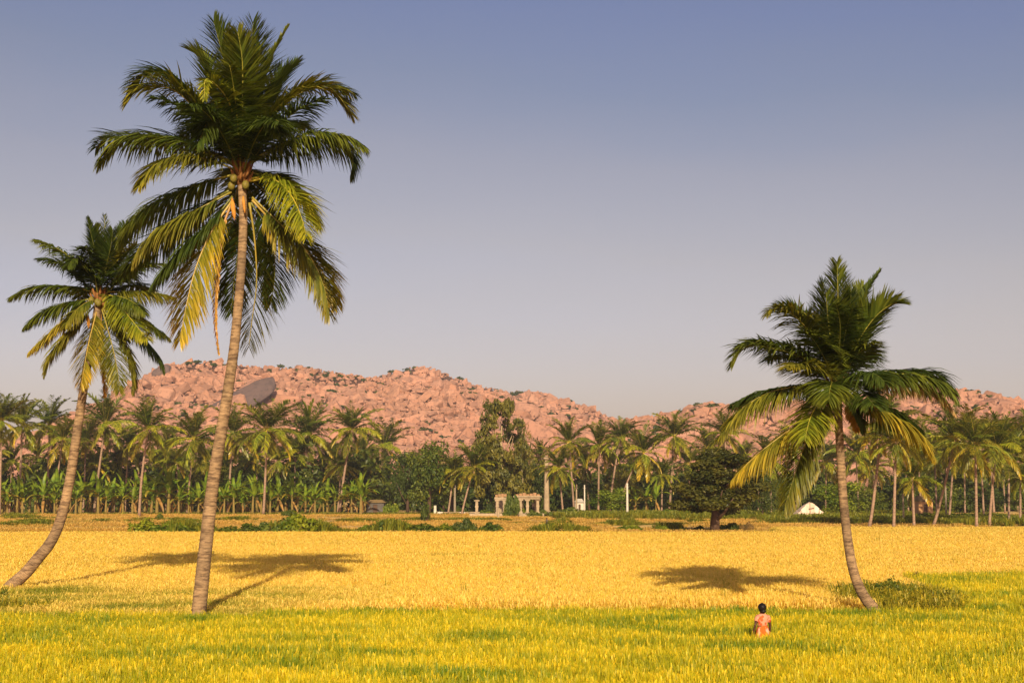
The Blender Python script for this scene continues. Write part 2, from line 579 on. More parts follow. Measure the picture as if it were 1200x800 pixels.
def rice_fields():
    rg = random.Random(3)
    near = proto_collection('rice_near_kinds', [tuft('rice_plant', MAT['rice_near'], 17, 3, 0.70, 0.013, 0.08, rg, 0.17) for _ in range(6)])
    gold = proto_collection('rice_gold_kinds', [tuft('ripe_rice_plant', MAT['rice_gold'], 12, 14, 0.66, 0.019, 0.20, rg, 0.34) for _ in range(6)])

    MAT['stubble'] = m_rice('stubble', (0.30, 0.26, 0.05), (0.64, 0.42, 0.09), (0.80, 0.53, 0.15), (0.48, 0.32, 0.11), 0.3, 0.1, .15)
    stub = proto_collection('stubble_kinds', [tuft('stubble', MAT['stubble'], 14, 8, 0.6, 0.025, 0.2, rg, 0.3) for _ in range(3)])

    def pts(x0f, y0, y1, sp, jitter=0.45):
        ys = np.arange(y0, y1, sp)
        out = []
        for y in ys:
            hw = x0f(y)
            xs = np.arange(-hw, hw, sp)
            out.append(np.c_[xs, np.full(len(xs), y)])
        a = np.concatenate(out)
        return a + NR.uniform(-jitter * sp, jitter * sp, a.shape)
    hw = lambda y: y * 0.36 + 3.5
    # near green-yellow stand
    a = np.r_[pts(hw, 13, 22, 0.30), pts(hw, 22, 41.2, 0.12)]
    X, Y = a[:, 0], a[:, 1]
    lim = np.where(X < -7, 39.6 + 0.2 * np.sin(X), 40.9 + 0.15 * np.sin(X * 1.3) + 0.12 * np.sin(X * 4.1))
    a = a[Y < lim]
    X, Y = a[:, 0], a[:, 1]
    b = pts(hw, 41.0, 59.5, 0.17)
    b = b[right_green(b[:, 0], b[:, 1]) & ~ditch(b[:, 0], b[:, 1])]
    a = np.r_[a, b]
    X, Y = a[:, 0], a[:, 1]
    n = len(a)
    nz = vnoise(X, Y * 2.2, 3.4, 1)
    ripe = 0.44 + 0.55 * nz - 0.16 * np.clip((Y - 37) / 4, 0, 1) + 0.12 * np.clip((30 - Y) / 8, 0, 1)
    ripe = np.where(Y > 41, 0.42 + 0.5 * nz, ripe)
    hs = NR.uniform(0.85, 1.12, n) * (1 + 0.08 * vnoise(X, Y, 1.5, 2)) * 0.95
    rot = np.c_[NR.normal(0, 0.05, n), NR.normal(0, 0.05, n), NR.uniform(0, 6.28, n)]
    z = np.where(Y > 41, 0.05, 0.0)
    o = scatter('rice_green', np.c_[X, Y, z], rot, np.c_[np.full(n, 1.15), np.full(n, 1.15), hs], ripe, near, MAT['rice_near'])
    tag(o, 'green and yellow rice standing closest to the camera in the foreground', 'rice', kind='stuff')
    # golden stand
    a = np.r_[pts(hw, 40.4, 62, 0.17), pts(hw, 62, 90, 0.22), pts(hw, 90, 135, 0.30)]
    X, Y = a[:, 0], a[:, 1]
    gap = np.clip((X + 5) / 4, 0, 1)
    st = np.where(X < -7, 40.3 + 0.2 * np.sin(X * 2), 41.6 + gap * (1.3 + 0.5 * vnoise(X, Y * 0, 3, 33)) + 0.2 * np.sin(X * 1.7))
    k = (Y > st) & (Y < edge_far(X)) & ~right_green(X, Y) & ~ditch(X, Y) & ~corner(X, Y)
    a = a[k]
    X, Y = a[:, 0], a[:, 1]
    n = len(a)
    nz = vnoise(X * 0.5, Y * 2, 5.0, 5)
    ripe = 0.92 + 0.35 * nz
    lg = np.clip((-3 - X) / 5, 0, 1) * np.clip((56 - Y) / 6, 0, 1)
    ripe -= 0.32 * np.clip((52 - Y) / 9, 0, 1) * (0.7 + 0.8 * vnoise(X, Y * 2, 4, 71))
    ripe -= lg * (0.46 + 0.4 * vnoise(X, Y * 2, 2.5, 8))
    ripe -= 0.30 * np.clip((Y - 108) / 8, 0, 1) * np.clip(X / 20 + 0.6, 0, 1)
    ripe -= 0.5 * np.clip(1 - np.abs(Y - 66) / 3.0, 0, 1) * np.clip(vnoise(X, Y * 3, 6, 9) + 0.1, 0, 1)
    hs = NR.uniform(0.85, 1.1, n) * (1 + 0.10 * vnoise(X * 0.4, Y, 2.5, 4)) * np.where((X > -5) & (Y < st[k] + 1.2), 1.16, 1)
    sc = np.where(Y < 62, 1.0, np.where(Y < 90, 1.3, 1.7))
    rot = np.c_[NR.normal(0, 0.06, n), NR.normal(0, 0.06, n), NR.uniform(0, 6.28, n)]
    o = scatter('rice_ripe', np.c_[X, Y, np.zeros(n)], rot, np.c_[sc, sc, hs], ripe, gold, MAT['rice_gold'])
    tag(o, 'wide golden stand of ripe rice reaching from the palms to the bushes', 'rice', kind='stuff')
    # cut and thin strips on the far ground
    a = pts(lambda y: y * 0.37 + 4, 119, 236, 0.9)
    X, Y = a[:, 0], a[:, 1]
    m = vnoise(X * 0.22, Y, 4.5, 21)
    a = a[(m > 0.10) & (Y > edge_far(X) + 1.5)]
    X, Y = a[:, 0], a[:, 1]
    n = len(a)
    rot = np.c_[np.zeros(n), np.zeros(n), NR.uniform(0, 6.28, n)]
    hs = NR.uniform(0.3, 0.75, n)
    o = scatter('rice_far', np.c_[X, Y, np.zeros(n)], rot, np.c_[np.full(n, 3.0), np.full(n, 3.0), hs], 0.85 + 0.5 * vnoise(X * .2, Y, 6, 22), stub, MAT['rice_gold'])
    tag(o, 'thin golden stubble strips between the far bushes and the groves', 'stubble', kind='stuff')


rice_fields()


# ------------------------------------------------------------------ weeds, bund grass
def weed_tuft(name, rng, nb, h, w, spread, ca, cb):
    mb = MB()
    for i in range(nb):
        az = rng.uniform(0, 6.283)
        d = Vector((math.cos(az), math.sin(az), 0))
        b = d * rng.uniform(0, spread)
        H = h * rng.uniform(0.5, 1.1)
        ln = rng.uniform(0.2, 0.7) * h
        sd = Vector((-d.y, d.x, rng.uniform(-.3, .3)))
        k = rng.random()
        c = tuple(ca[j] + (cb[j] - ca[j]) * k for j in range(3))
        prev = None
        for pz, pd, wd in ((0, 0, .7), (.6, .3, 1), (.95, .7, .8), (.9, 1.1, .05)):
            q = b + d * ln * pd + Vector((0, 0, H * pz))
            cur = (mb.vert(q - sd * w * wd / 2, c), mb.vert(q + sd * w * wd / 2, c))
            if prev: mb.face(prev[0], prev[1], cur[1], cur[0])
            prev = cur
    return mb.mesh(name, MAT['weed'])


def weeds():
    rg = random.Random(5)
    kinds = proto_collection('weed_kinds', [weed_tuft('weed', rg, 26, 0.7, 0.03, 0.22, (0.09, 0.12, 0.008), (0.40, 0.34, 0.03)) for _ in range(5)])
    broad = proto_collection('grass_kinds', [weed_tuft('bund_grass', rg, 24, 0.8, 0.09, 0.5, (0.07, 0.105, 0.008), (0.20, 0.21, 0.02)) for _ in range(5)])

    def blob(cx, cy, rx, ry, n):
        r = np.sqrt(NR.uniform(0, 1, n)); th = NR.uniform(0, 6.283, n)
        return np.c_[cx + rx * r * np.cos(th), cy + ry * r * np.sin(th)]
    a = blob(12.6, 47.2, 2.4, 6.0, 1500)
    a = a[ditch(a[:, 0], a[:, 1])]
    c = blob(-16.4, 42.6, 2.7, 1.7, 420)
    for nm, q, lab, s0 in (('ditch_weeds', a, 'dark green weeds filling the hollow beside the right palm', 1.0),
                           ('corner_weeds', c, 'low dark weeds in the field corner below the leaning left palm', 1.0)):
        n = len(q)
        rot = np.c_[NR.normal(0, .1, n), NR.normal(0, .1, n), NR.uniform(0, 6.28, n)]
        s = NR.uniform(0.6, 1.2, n) * s0
        tag(scatter(nm, np.c_[q, np.zeros(n)], rot, np.c_[s, s, s], np.zeros(n), kinds, MAT['weed']), lab, 'weeds', kind='stuff')
    # single taller weeds standing up through the ripe rice
    n = 70
    Y = NR.uniform(43, 105, n); X = NR.uniform(-1, 1, n) * Y * 0.37
    s = NR.uniform(0.9, 1.35, n)
    rot = np.c_[np.zeros(n), np.zeros(n), NR.uniform(0, 6.28, n)]
    tag(scatter('field_weeds', np.c_[X, Y, np.zeros(n)], rot, np.c_[s * .35, s * .35, s * 1.1], np.zeros(n), kinds, MAT['weed']),
        'scattered green weeds poking out of the golden rice', 'weeds', kind='stuff')
    # grass on the bunds between the far plots: (x0, x1, row, height)
    rows = [(0, 95, 609, .5), (40, 140, 611, .35), (0, 60, 616, .8), (10, 92, 615, .7), (150, 240, 611, .5), (150, 440, 626, .9), (240, 300, 611, .5), (200, 240, 614, .4),
            (390, 450, 612, .5), (440, 620, 611, .45), (420, 590, 625, .9), (600, 625, 614, .5), (632, 668, 613, .6), (612, 700, 624, .7), (685, 750, 615, .7),
            (705, 790, 623, .8), (750, 800, 614, .4), (765, 800, 621, .7), (800, 850, 613, .5), (840, 880, 621, .5), (880, 940, 613, .5), (930, 1000, 615, .6),
            (1000, 1200, 612, .6), (1010, 1200, 615, .5), (560, 700, 605, .6), (700, 830, 606, .6), (470, 570, 603, .5), (0, 60, 607, .5), (940, 1080, 609, .5),
            (1080, 1200, 608, .8), (0, 130, 630, .25), (60, 150, 629, .3)]
    Q, S = [], []
    for x0, x1, row, h in rows:
        p0, p1 = G(x0, row), G(x1, row)
        n = int((p1.x - p0.x) * 11)
        t = NR.uniform(0, 1, n)
        q = np.c_[p0.x + (p1.x - p0.x) * t, p0.y + NR.normal(0, 1.4, n) * 0.9]
        f = np.clip(vnoise(q[:, 0], q[:, 1] * 0, 5, row) * 1.4 + 0.75, 0.15, 1.2)
        e = np.clip(np.minimum(t, 1 - t) * 6, 0.3, 1)
        Q.append(q); S.append(1.35 * h * f * e)
    # rough undergrowth under the temple and the right grove
    for cx, cy, rx, ry, n, h in ((22, 205, 16, 14, 1500, 1.1), (54, 185, 22, 22, 2300, .9), (-20, 238, 70, 7, 1500, .5), (40, 228, 30, 12, 1200, 1.0)):
        Q.append(blob(cx, cy, rx, ry, n)); S.append(NR.uniform(.4, 1.1, n) * h)
    q = np.concatenate(Q); s = np.concatenate(S)
    n = len(q)
    rot = np.c_[NR.normal(0, .1, n), NR.normal(0, .1, n), NR.uniform(0, 6.28, n)]
    tag(scatter('bund_grass', np.c_[q, np.zeros(n)], rot, np.c_[np.full(n, 1.0), np.full(n, 1.0), s * 1.25], np.zeros(n), broad, MAT['weed']),
        'rough green grass along the low banks between the far plots', 'grass', kind='stuff')


weeds()


# ------------------------------------------------------------------ foliage clouds
def leafcloud(name, rng, blobs, n, size, ca, cb, mat=None, shell=0.55, elong=1.8):
    """many small leaf clumps spread through a crown made of blobs (centre, radii)"""
    tot = sum(b[1][0] * b[1][1] * b[1][2] for b in blobs) ** 1
    V, Fc, C = [], [], []
    for c, r in blobs:
        k = max(8, int(n * (r[0] * r[1] * r[2]) / tot))
        tone = rng.uniform(-0.35, 0.35)
        for _ in range(k):
            v = Vector((rng.gauss(0, 1), rng.gauss(0, 1), rng.gauss(0, 1))).normalized()
            rad = (shell + (1 - shell) * rng.random()) * rng.uniform(0.85, 1.12)
            p = Vector(c) + Vector((v.x * r[0], v.y * r[1], v.z * r[2])) * rad
            nrm = (v + Vector((rng.uniform(-1, 1), rng.uniform(-1, 1), rng.uniform(-0.4, 1.2)))).normalized()
            a = nrm.orthogonal().normalized()
            ang = rng.uniform(0, 6.28)
            b = nrm.cross(a)
            a, b = a * math.cos(ang) + b * math.sin(ang), b * math.cos(ang) - a * math.sin(ang)
            s = size * rng.uniform(0.6, 1.35)
            k2 = min(1, max(0, rng.random() * 0.8 + tone + 0.1))
            col = (*[ca[j] + (cb[j] - ca[j]) * k2 for j in range(3)], 1.0)
            i = len(V)
            V += [tuple(p - a * s * elong / 2), tuple(p + b * s / 2 + nrm * s * .15), tuple(p + a * s * elong / 2), tuple(p - b * s / 2 + nrm * s * .15)]
            C += [col] * 4
            Fc.append((i, i + 1, i + 2, i + 3))
    me = bpy.data.meshes.new(name)
    me.from_pydata(V, [], Fc)
    at = me.color_attributes.new('Col', 'FLOAT_COLOR', 'POINT')
    at.data.foreach_set('color', np.array(C, np.float32).ravel())
    me.materials.append(mat or MAT['fol'])
    return me


def crown_blobs(rng, kind):
    b = []
    if kind == 'round':          # unit: about 2 wide, 2 tall, centre at z=1
        for _ in range(26):
            a = rng.uniform(0, 6.28); r = rng.uniform(0.15, 0.72); z = rng.uniform(0.3, 1.65)
            s = rng.uniform(0.24, 0.42)
            k = math.sqrt(max(0.1, 1 - (z - 1) ** 2))
            b.append(((math.cos(a) * r * k, math.sin(a) * r * k, z), (s, s, s * 0.8)))
        b.append(((0, 0, 0.95), (0.5, 0.5, 0.55)))
    elif kind == 'tall':
        for i in range(120):
            z = rng.uniform(0.15, 1.9); k = 1.05 * math.sqrt(max(.05, 1 - ((z - .75) / 1.35) ** 2))
            a = rng.uniform(0, 6.28); r = rng.random() ** .6 * 0.9 * k
            s = rng.uniform(0.11, 0.22) * (0.6 + .4 * k)
            b.append(((math.cos(a) * r, math.sin(a) * r, z), (s, s, s * 0.62)))
    elif kind == 'dome':
        for i in range(64):
            z = rng.random() ** 1.1 * 1.75 + .08
            R_ = math.sqrt(1 - (z / 2) ** 2)
            a = rng.uniform(0, 6.28); r = (rng.random() ** .4) * 0.88 * R_
            if z < .35 and math.cos(a) < -.2 and rng.random() < .6: z += .3
            s = rng.uniform(0.12, 0.30)
            r *= rng.uniform(.8, 1.12)
            b.append(((math.cos(a) * r, math.sin(a) * r, z), (s * 1.1, s * 1.1, s * 0.7)))
    elif kind == 'spread':
        for i in range(60):
            a = rng.uniform(0, 6.28); r = math.sqrt(rng.random()) * 0.85
            z = 0.55 + 1.3 * math.sqrt(max(0, 1 - r * r)) * rng.uniform(0.15, 0.98) - 0.1
            s = rng.uniform(0.16, 0.30)
            b.append(((math.cos(a) * r, math.sin(a) * r, z), (s * 1.15, s * 1.15, s * 0.6)))
    elif kind == 'bush':
        for i in range(14):
            a = rng.uniform(0, 6.28); r = math.sqrt(rng.random()) * 0.75
            z = rng.uniform(0.1, 0.62) * (1.2 - r)
            s = rng.uniform(0.2, 0.38)
            b.append(((math.cos(a) * r, math.sin(a) * r, z + 0.08), (s, s, s * 0.85)))
    return b


GREENS = {'umber': ((0.016, 0.028, 0.005), (0.075, 0.082, 0.012)), 'dark': ((0.018, 0.038, 0.006), (0.060, 0.088, 0.012)), 'mid': ((0.030, 0.062, 0.007), (0.11, 0.145, 0.015)),
          'olive': ((0.040, 0.052, 0.009), (0.15, 0.14, 0.020)), 'bright': ((0.045, 0.095, 0.006), (0.18, 0.23, 0.015)),
          'brown': ((0.09, 0.06, 0.02), (0.20, 0.13, 0.04))}

# ------------------------------------------------------------------ hills of granite boulders
def rockmesh(name, rng, mat, flat=0.75, n=17):
    bm = bmesh.new()
    for k in range(8):                       # a jittered block with a few corners knocked off
        c = Vector(((-1, 1)[k & 1], (-1, 1)[k >> 1 & 1], (-1, 1)[k >> 2])) * 0.72
        c += Vector((rng.uniform(-.28, .28), rng.uniform(-.28, .28), rng.uniform(-.28, .28)))
        m = 3 if k % 3 == rng.randrange(3) else 1
        for j in range(m):
            v = c if m == 1 else c + Vector([(-math.copysign(rng.uniform(.25, .45), c[i]) if i == j else 0) for i in range(3)])
            bm.verts.new((v.x * 1.1, v.y * 0.95, v.z * flat * 1.3))
    for _ in range(max(0, n - 14)):
        v = Vector((rng.gauss(0, 1), rng.gauss(0, 1), rng.gauss(0, 1))).normalized()
        bm.verts.new((v.x, v.y * 0.85, v.z * flat))
    r = bmesh.ops.convex_hull(bm, input=bm.verts)
    bmesh.ops.delete(bm, geom=[g for g in r['geom_interior'] if isinstance(g, bmesh.types.BMVert)], context='VERTS')
    bmesh.ops.bevel(bm, geom=list(bm.edges), offset=0.09, segments=1, affect='EDGES', clamp_overlap=True)
    bad = [v for v in bm.verts if v.co.length > 1.9]
    if bad: bmesh.ops.delete(bm, geom=bad, context='VERTS')
    me = bpy.data.meshes.new(name)
    bm.to_mesh(me); bm.free()
    me.materials.append(mat)
    return me


class Hill:
    def __init__(s, prof, Y0, Yr, amp=1.0, rough=3.0):
        s.Y0, s.Yr = Y0, Yr
        w = [P(x, y, Yr) for x, y in prof]
        s.xs = [p.x for p in w]; s.hs = [p.z for p in w]
        s.rough = rough

    def H(s, X, Y):
        h = np.interp(X, s.xs, s.hs)
        t = (Y - s.Y0) / (s.Yr - s.Y0)
        S = np.where(t < 1, np.clip(t, 0, 1) ** 0.85, np.clip(1 - (t - 1) * 1.2, 0, 1))
        return h * S

    def Hn(s, x, y):
        return float(s.H(np.array([x]), np.array([y]))[0]) + s.rough * s.nz(x, y)

    def nz(s, x, y):
        t = (y - s.Y0) / (s.Yr - s.Y0)
        k = max(0.0, min(1, t * 3)) * (0.35 if t > 0.93 else 1)
        return k * (1.5 * noise.noise(Vector((x / 75, y / 90, 9))) + noise.noise(Vector((x / 34, y / 34, 1))) + 0.5 * noise.noise(Vector((x / 12, y / 12, 5))))

    def hit(s, px, py):
        d = ray(px, py)
        for i in range(400):
            D = s.Y0 + (s.Yr - s.Y0) * 1.05 * i / 400
            k = D / d.y
            if CAMZ + d.z * k < s.Hn(d.x * k, D):
                break
        return Vector((d.x * k, D, CAMZ + d.z * k))


ROCKS = [rockmesh('boulder', random.Random(40 + i), MAT['rock'], 0.5 + 0.1 * (i % 4), 9 + i % 5) for i in range(14)]
ROCKC = proto_collection('boulder_kinds', ROCKS)
_sr = random.Random(88)
SCRUBC = proto_collection('scrub_kinds', [leafcloud('scrub', _sr, [((0, 0, .3), (1, 1, .6)), ((.6, .2, .2), (.6, .6, .4))], 90, .42, *GREENS['dark']) for _ in range(4)])


def build_hill(prof, Y0, Yr, dens, smin, smax, nbig, seed, rough=4.6, xlim=None):
    rg = random.Random(seed)
    hl = Hill(prof, Y0, Yr, rough=rough)
    x0, x1 = min(hl.xs), max(hl.xs)
    nx, ny = int((x1 - x0) / 5) + 1, 60
    mb = MB()
    Ye = Yr + (Yr - Y0) * 0.85
    for j in range(ny):
        y = Y0 + (Ye - Y0) * j / (ny - 1)
        for i in range(nx):
            x = x0 + (x1 - x0) * i / (nx - 1)
            mb.vert((x, y, hl.Hn(x, y) - 0.9))
    for j in range(ny - 1):
        for i in range(nx - 1):
            mb.face(j * nx + i, j * nx + i + 1, (j + 1) * nx + i + 1, (j + 1) * nx + i)
    ho = tag(link('hill', mb.mesh('hill', MAT['soilshade'])), kind='structure')
    n = int((x1 - x0) * (Yr - Y0) * dens)
    X = NR.uniform(x0, x1, n)
    t = NR.uniform(0.02, 1.04, n)
    Y = Y0 + (Yr - Y0) * t
    u = NR.uniform(0, 1, n)
    S = smin * (1 - u * (1 - (smin / smax) ** 1.9)) ** (-1 / 1.9)
    S = S * np.where(t > 0.94, 0.62, 1)
    mass = (NR.uniform(0, 1, n) > 0.994) & (t < .9)
    S = np.where(mass, NR.uniform(6, 12, n), S)
    Z = np.array([hl.Hn(x, y) for x, y in zip(X, Y)]) - 0.1 * S - np.where(mass, .45 * S, 0)
    rot = np.c_[NR.normal(.15, .35, n), NR.normal(0, .35, n), NR.uniform(0, 6.28, n)]
    scl = np.c_[S * NR.uniform(.8, 1.6, n), S * NR.uniform(.7, 1.1, n), S * NR.uniform(.5, 1.15, n)]
    vis = np.abs(X / Y) < 0.37
    order = np.argsort(-(S * np.where(vis & (t > 0.25), 1, 0)))
    big, rest = order[:nbig], order[nbig:]
    for k in big:
        o = link('boulder', ROCKS[rg.randrange(len(ROCKS))], ho, (X[k], Y[k], Z[k]), tuple(rot[k]), tuple(scl[k]))
    st = scatter('boulders', np.c_[X, Y, Z][rest], rot[rest], scl[rest], np.zeros(len(rest)), ROCKC, MAT['rock'], ho)
    st['kind'] = 'stuff'
    m = int((x1 - x0) * (Yr - Y0) * 0.02)          # scrub in the gaps between the rocks
    X = NR.uniform(x0, x1, m); Y = Y0 + (Yr - Y0) * NR.uniform(.1, 1.0, m)
    kp = vnoise(X, Y, 45, seed + 60) + 0.5 * vnoise(X, Y, 12, seed + 61) > 0.12
    X, Y = X[kp], Y[kp]; m = len(X)
    Z = np.array([hl.Hn(x, y) for x, y in zip(X, Y)]) + 0.3
    sc = NR.uniform(.7, 2.2, m)
    sb = scatter('scrub', np.c_[X, Y, Z], np.c_[np.zeros(m), np.zeros(m), NR.uniform(0, 6, m)], np.c_[sc, sc, sc * .8], np.zeros(m), SCRUBC, None, ho)
    sb['kind'] = 'stuff'
    return hl, ho


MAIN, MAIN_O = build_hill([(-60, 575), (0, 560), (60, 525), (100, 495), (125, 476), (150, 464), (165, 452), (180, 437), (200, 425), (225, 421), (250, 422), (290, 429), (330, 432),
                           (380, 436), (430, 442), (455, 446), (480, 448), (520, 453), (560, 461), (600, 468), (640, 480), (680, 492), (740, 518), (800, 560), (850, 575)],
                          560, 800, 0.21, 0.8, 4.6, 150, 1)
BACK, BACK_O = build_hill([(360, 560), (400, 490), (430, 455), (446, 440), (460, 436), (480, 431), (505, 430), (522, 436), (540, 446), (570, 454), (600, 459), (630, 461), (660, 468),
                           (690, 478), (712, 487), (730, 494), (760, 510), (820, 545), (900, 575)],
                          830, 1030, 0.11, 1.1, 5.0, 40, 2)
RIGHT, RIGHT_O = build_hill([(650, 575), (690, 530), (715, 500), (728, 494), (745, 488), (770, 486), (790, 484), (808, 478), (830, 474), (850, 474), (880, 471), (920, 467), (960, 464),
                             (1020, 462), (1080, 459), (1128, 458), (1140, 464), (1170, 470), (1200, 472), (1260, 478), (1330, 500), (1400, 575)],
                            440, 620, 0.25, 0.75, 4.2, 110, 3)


def slab(x, y, ra, rb, rc, seed, label):
    p = MAIN.hit(x, y)
    u = Vector((0.80, 0.30, 0.52)).normalized()
    n = Vector((-.05, -.62, .78)); n = (n - u * n.dot(u)).normalized()
    v = n.cross(u)
    bm = bmesh.new()
    bmesh.ops.create_icosphere(bm, subdivisions=4, radius=1)
    for q in bm.verts:
        c = q.co
        f = 1 + .22 * noise.noise(c * 1.3 + Vector((seed, 0, 0))) + .05 * noise.noise(c * 5)
        sg = lambda a, e: math.copysign(abs(a) ** e, a)
        q.co = u * sg(c.x, .9) * ra * f + v * sg(c.y, .8) * rb * f + n * sg(c.z, .7) * rc * (1 + .1 * noise.noise(c * 3))
    me = bpy.data.meshes.new('rock_slab'); bm.to_mesh(me); bm.free()
    me.materials.append(MAT['slab'])
    me.polygons.foreach_set('use_smooth', [True] * len(me.polygons))
    o = link('rock_slab', me, MAIN_O, p + Vector((0, -1, 0)))
    o['label'] = label


slab(270, 478, 25, 8, 2.6, 1, 'smooth dark grey slab of bare rock on the hillside')
slab(190, 438, 6, 4, 3.5, 5, 'small dark slab near the left end of the ridge')


_cc = {}


def crown_mesh(kind, tone, var, n, size):
    k = (kind, tone, var, n)
    if k not in _cc:
        rg = random.Random(hash((kind, tone, var)) % 1000 if False else (len(_cc) + 1) * 17)
        ca, cb = GREENS[tone]
        _cc[k] = leafcloud(kind + '_crown', rg, crown_blobs(rg, kind), n, size, ca, cb)
    return _cc[k]


def limbs_mesh(rng, H, spread, r0, mat, nl=6, fork=0.35, lean=0.0):
    mb = MB()
    top = Vector((lean, 0, H * 0.75))
    pts = [Vector((lean * (t ** 1.5) + rng.uniform(-.02, .02) * H * t, rng.uniform(-.02, .02) * H * t, H * 0.75 * t)) for t in [i / 6 for i in range(7)]]
    mb.tube(pts, [r0 * (1.25 - 1.0 * i / 6) for i in range(7)], 8)
    for i in range(nl):
        k = min(5, int(6 * (fork + (0.9 - fork) * i / nl)))
        a = rng.uniform(0, 6.28)
        e = pts[k] + Vector((math.cos(a) * spread * rng.uniform(.4, .8), math.sin(a) * spread * rng.uniform(.4, .8), H * rng.uniform(.18, .34)))
        m = (pts[k] + e) / 2 + Vector((0, 0, -H * 0.03))
        r = r0 * (1.0 - k / 7) * 0.6
        mb.tube([pts[k], m, e], [r, r * 0.7, r * 0.25], 6)
    return mb.mesh('trunk', mat, True)


def tree(x, top, w, base, kind, tone, label, n=3200, size=0.055, bark='bark', cz=0.25, D=None, name='tree', lean=0.0, group=None, var=0, vis=True, r0=None):
    D = D or GD(base)
    g = P(x, 575, D); g.z = 0
    pm = F / D
    H = P(x, top, D).z
    if H < 1: return
    rg = random.Random(int(x * 3 + top))
    root = thing(name, g, label, 'tree', group)
    hw = w / pm / 2
    link('crown', crown_mesh(kind, tone, var, n, size), root, (lean, 0, H * cz), (0, 0, rg.uniform(0, 6.28)), (hw, hw, H * (1 - cz) / 2 / (1.0 if kind != 'tall' else 1.0)))
    link('trunk', limbs_mesh(rg, H, hw * 0.8, r0 or max(0.12, H * 0.022), MAT[bark], 6 if not r0 else 9, 0.3 if not r0 else .17, lean), root)
    return root


# ------------------------------------------------------------------ palm fronds
def catmull(pts, n):
    pts = [Vector(p) for p in pts]
    q = [pts[0] * 2 - pts[1]] + pts + [pts[-1] * 2 - pts[-2]]
    out = []
    m = len(pts) - 1
    for i in range(n + 1):
        u = i / n * m
        k = min(int(u), m - 1); t = u - k
        a, b, c, d = q[k], q[k + 1], q[k + 2], q[k + 3]
        out.append(0.5 * ((2 * b) + (c - a) * t + (2 * a - 5 * b + 4 * c - d) * t * t + (3 * b - a - 3 * c + d) * t ** 3))
    return out


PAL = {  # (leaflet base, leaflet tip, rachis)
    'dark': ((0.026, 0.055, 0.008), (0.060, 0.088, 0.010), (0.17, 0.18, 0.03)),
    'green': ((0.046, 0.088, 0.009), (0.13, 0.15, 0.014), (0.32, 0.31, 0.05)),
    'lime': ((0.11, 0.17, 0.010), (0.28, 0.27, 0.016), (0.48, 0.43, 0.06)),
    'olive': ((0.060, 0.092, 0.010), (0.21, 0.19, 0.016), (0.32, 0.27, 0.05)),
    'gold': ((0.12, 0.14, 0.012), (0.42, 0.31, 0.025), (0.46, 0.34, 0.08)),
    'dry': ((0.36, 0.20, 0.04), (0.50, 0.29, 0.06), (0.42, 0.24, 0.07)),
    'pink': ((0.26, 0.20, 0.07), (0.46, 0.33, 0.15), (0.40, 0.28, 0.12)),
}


def frond_geo(path, o, rng, pal, nl=95, L=1.0, w=0.05, droop=0.5, t0=0.13, vee=0.25, ragged=0.12, fold=1.0, twist=0.0, segs=3, sweep=0):
    """returns (leaflet mesh builder, rachis mesh builder) for a frond along path; o is its outward horizontal direction"""
    lb, lt, rc = PAL[pal]
    n = len(path) - 1
    acc = [0.0]
    for a, b in zip(path, path[1:]): acc.append(acc[-1] + (b - a).length)
    total = acc[-1]
    Z = Vector((0, 0, 1))
    side = Z.cross(o).normalized()
    lm, rm = MB(), MB()
    rw = 0.018 * max(total, 2) / 2
    rm.tube(path, [rw * (1 - 0.85 * (a / total) ** 0.7) + 0.004 for a in acc], 5, rc)

    def at(s):
        for k in range(n):
            if acc[k + 1] >= s or k == n - 1:
                f = (s - acc[k]) / max(1e-6, acc[k + 1] - acc[k])
                return path[k].lerp(path[k + 1], min(1, max(0, f))), (path[k + 1] - path[k]).normalized()
    for i in range(nl):
        t = t0 + (1 - t0) * (i + rng.uniform(-.3, .3)) / (nl - 1)
        t = min(0.998, max(t0 * 0.9, t))
        p, tg = at(t * total)
        s0 = (side - tg * side.dot(tg)).normalized()
        nr = s0.cross(tg) * -1
        if twist:
            q = Matrix.Rotation(twist * t, 3, tg)
            s0 = q @ s0; nr = q @ nr
        prof = (0.45 + 0.55 * min(1, (t - t0) / 0.22 + 0.05)) * (1 - 0.74 * max(0, (t - 0.45) / 0.55) ** 1.6)
        for sg in (-1, 1):
            if rng.random() < ragged * (0.4 + t): continue
            A = math.radians(26 + sweep + 26 * t ** 1.3 + rng.uniform(-9, 9))
            ll = L * prof * rng.uniform(0.82, 1.1)
            d = (s0 * sg * fold * math.cos(A) + tg * math.sin(A) + nr * (vee + rng.uniform(-.18, .18))).normalized()
            k = rng.random()
            dr = droop * rng.uniform(0.6, 1.4)
            cur = p.copy()
            st = ll / segs
            bw = d.cross(Z)
            if bw.length < 0.2: bw = d.cross(s0)
            bw = (bw.normalized() + nr * rng.uniform(-.7, .7)).normalized()
            prev = None
            tipm = rng.uniform(0.0, 0.5)
            for j in range(segs + 1):
                wd = w * (0.55, 1.0, 0.75, 0.04)[j] if segs == 3 else w * (0.8, 1.0, 0.05)[j]
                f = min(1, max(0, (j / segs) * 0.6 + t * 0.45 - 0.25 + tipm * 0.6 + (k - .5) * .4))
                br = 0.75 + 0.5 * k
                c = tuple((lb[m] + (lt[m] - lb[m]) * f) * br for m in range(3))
                if j == segs:
                    q = (lm.vert(cur, c),)
                else:
                    q = (lm.vert(cur - bw * wd / 2, c), lm.vert(cur + bw * wd / 2, c))
                if prev:
                    if len(q) == 2: lm.face(prev[0], prev[1], q[1], q[0])
                    else: lm.face(prev[0], prev[1], q[0])
                prev = q
                d = (d + Vector((0, 0, -1)) * dr * 0.55).normalized()
                cur = cur + d * st
    return lm, rm


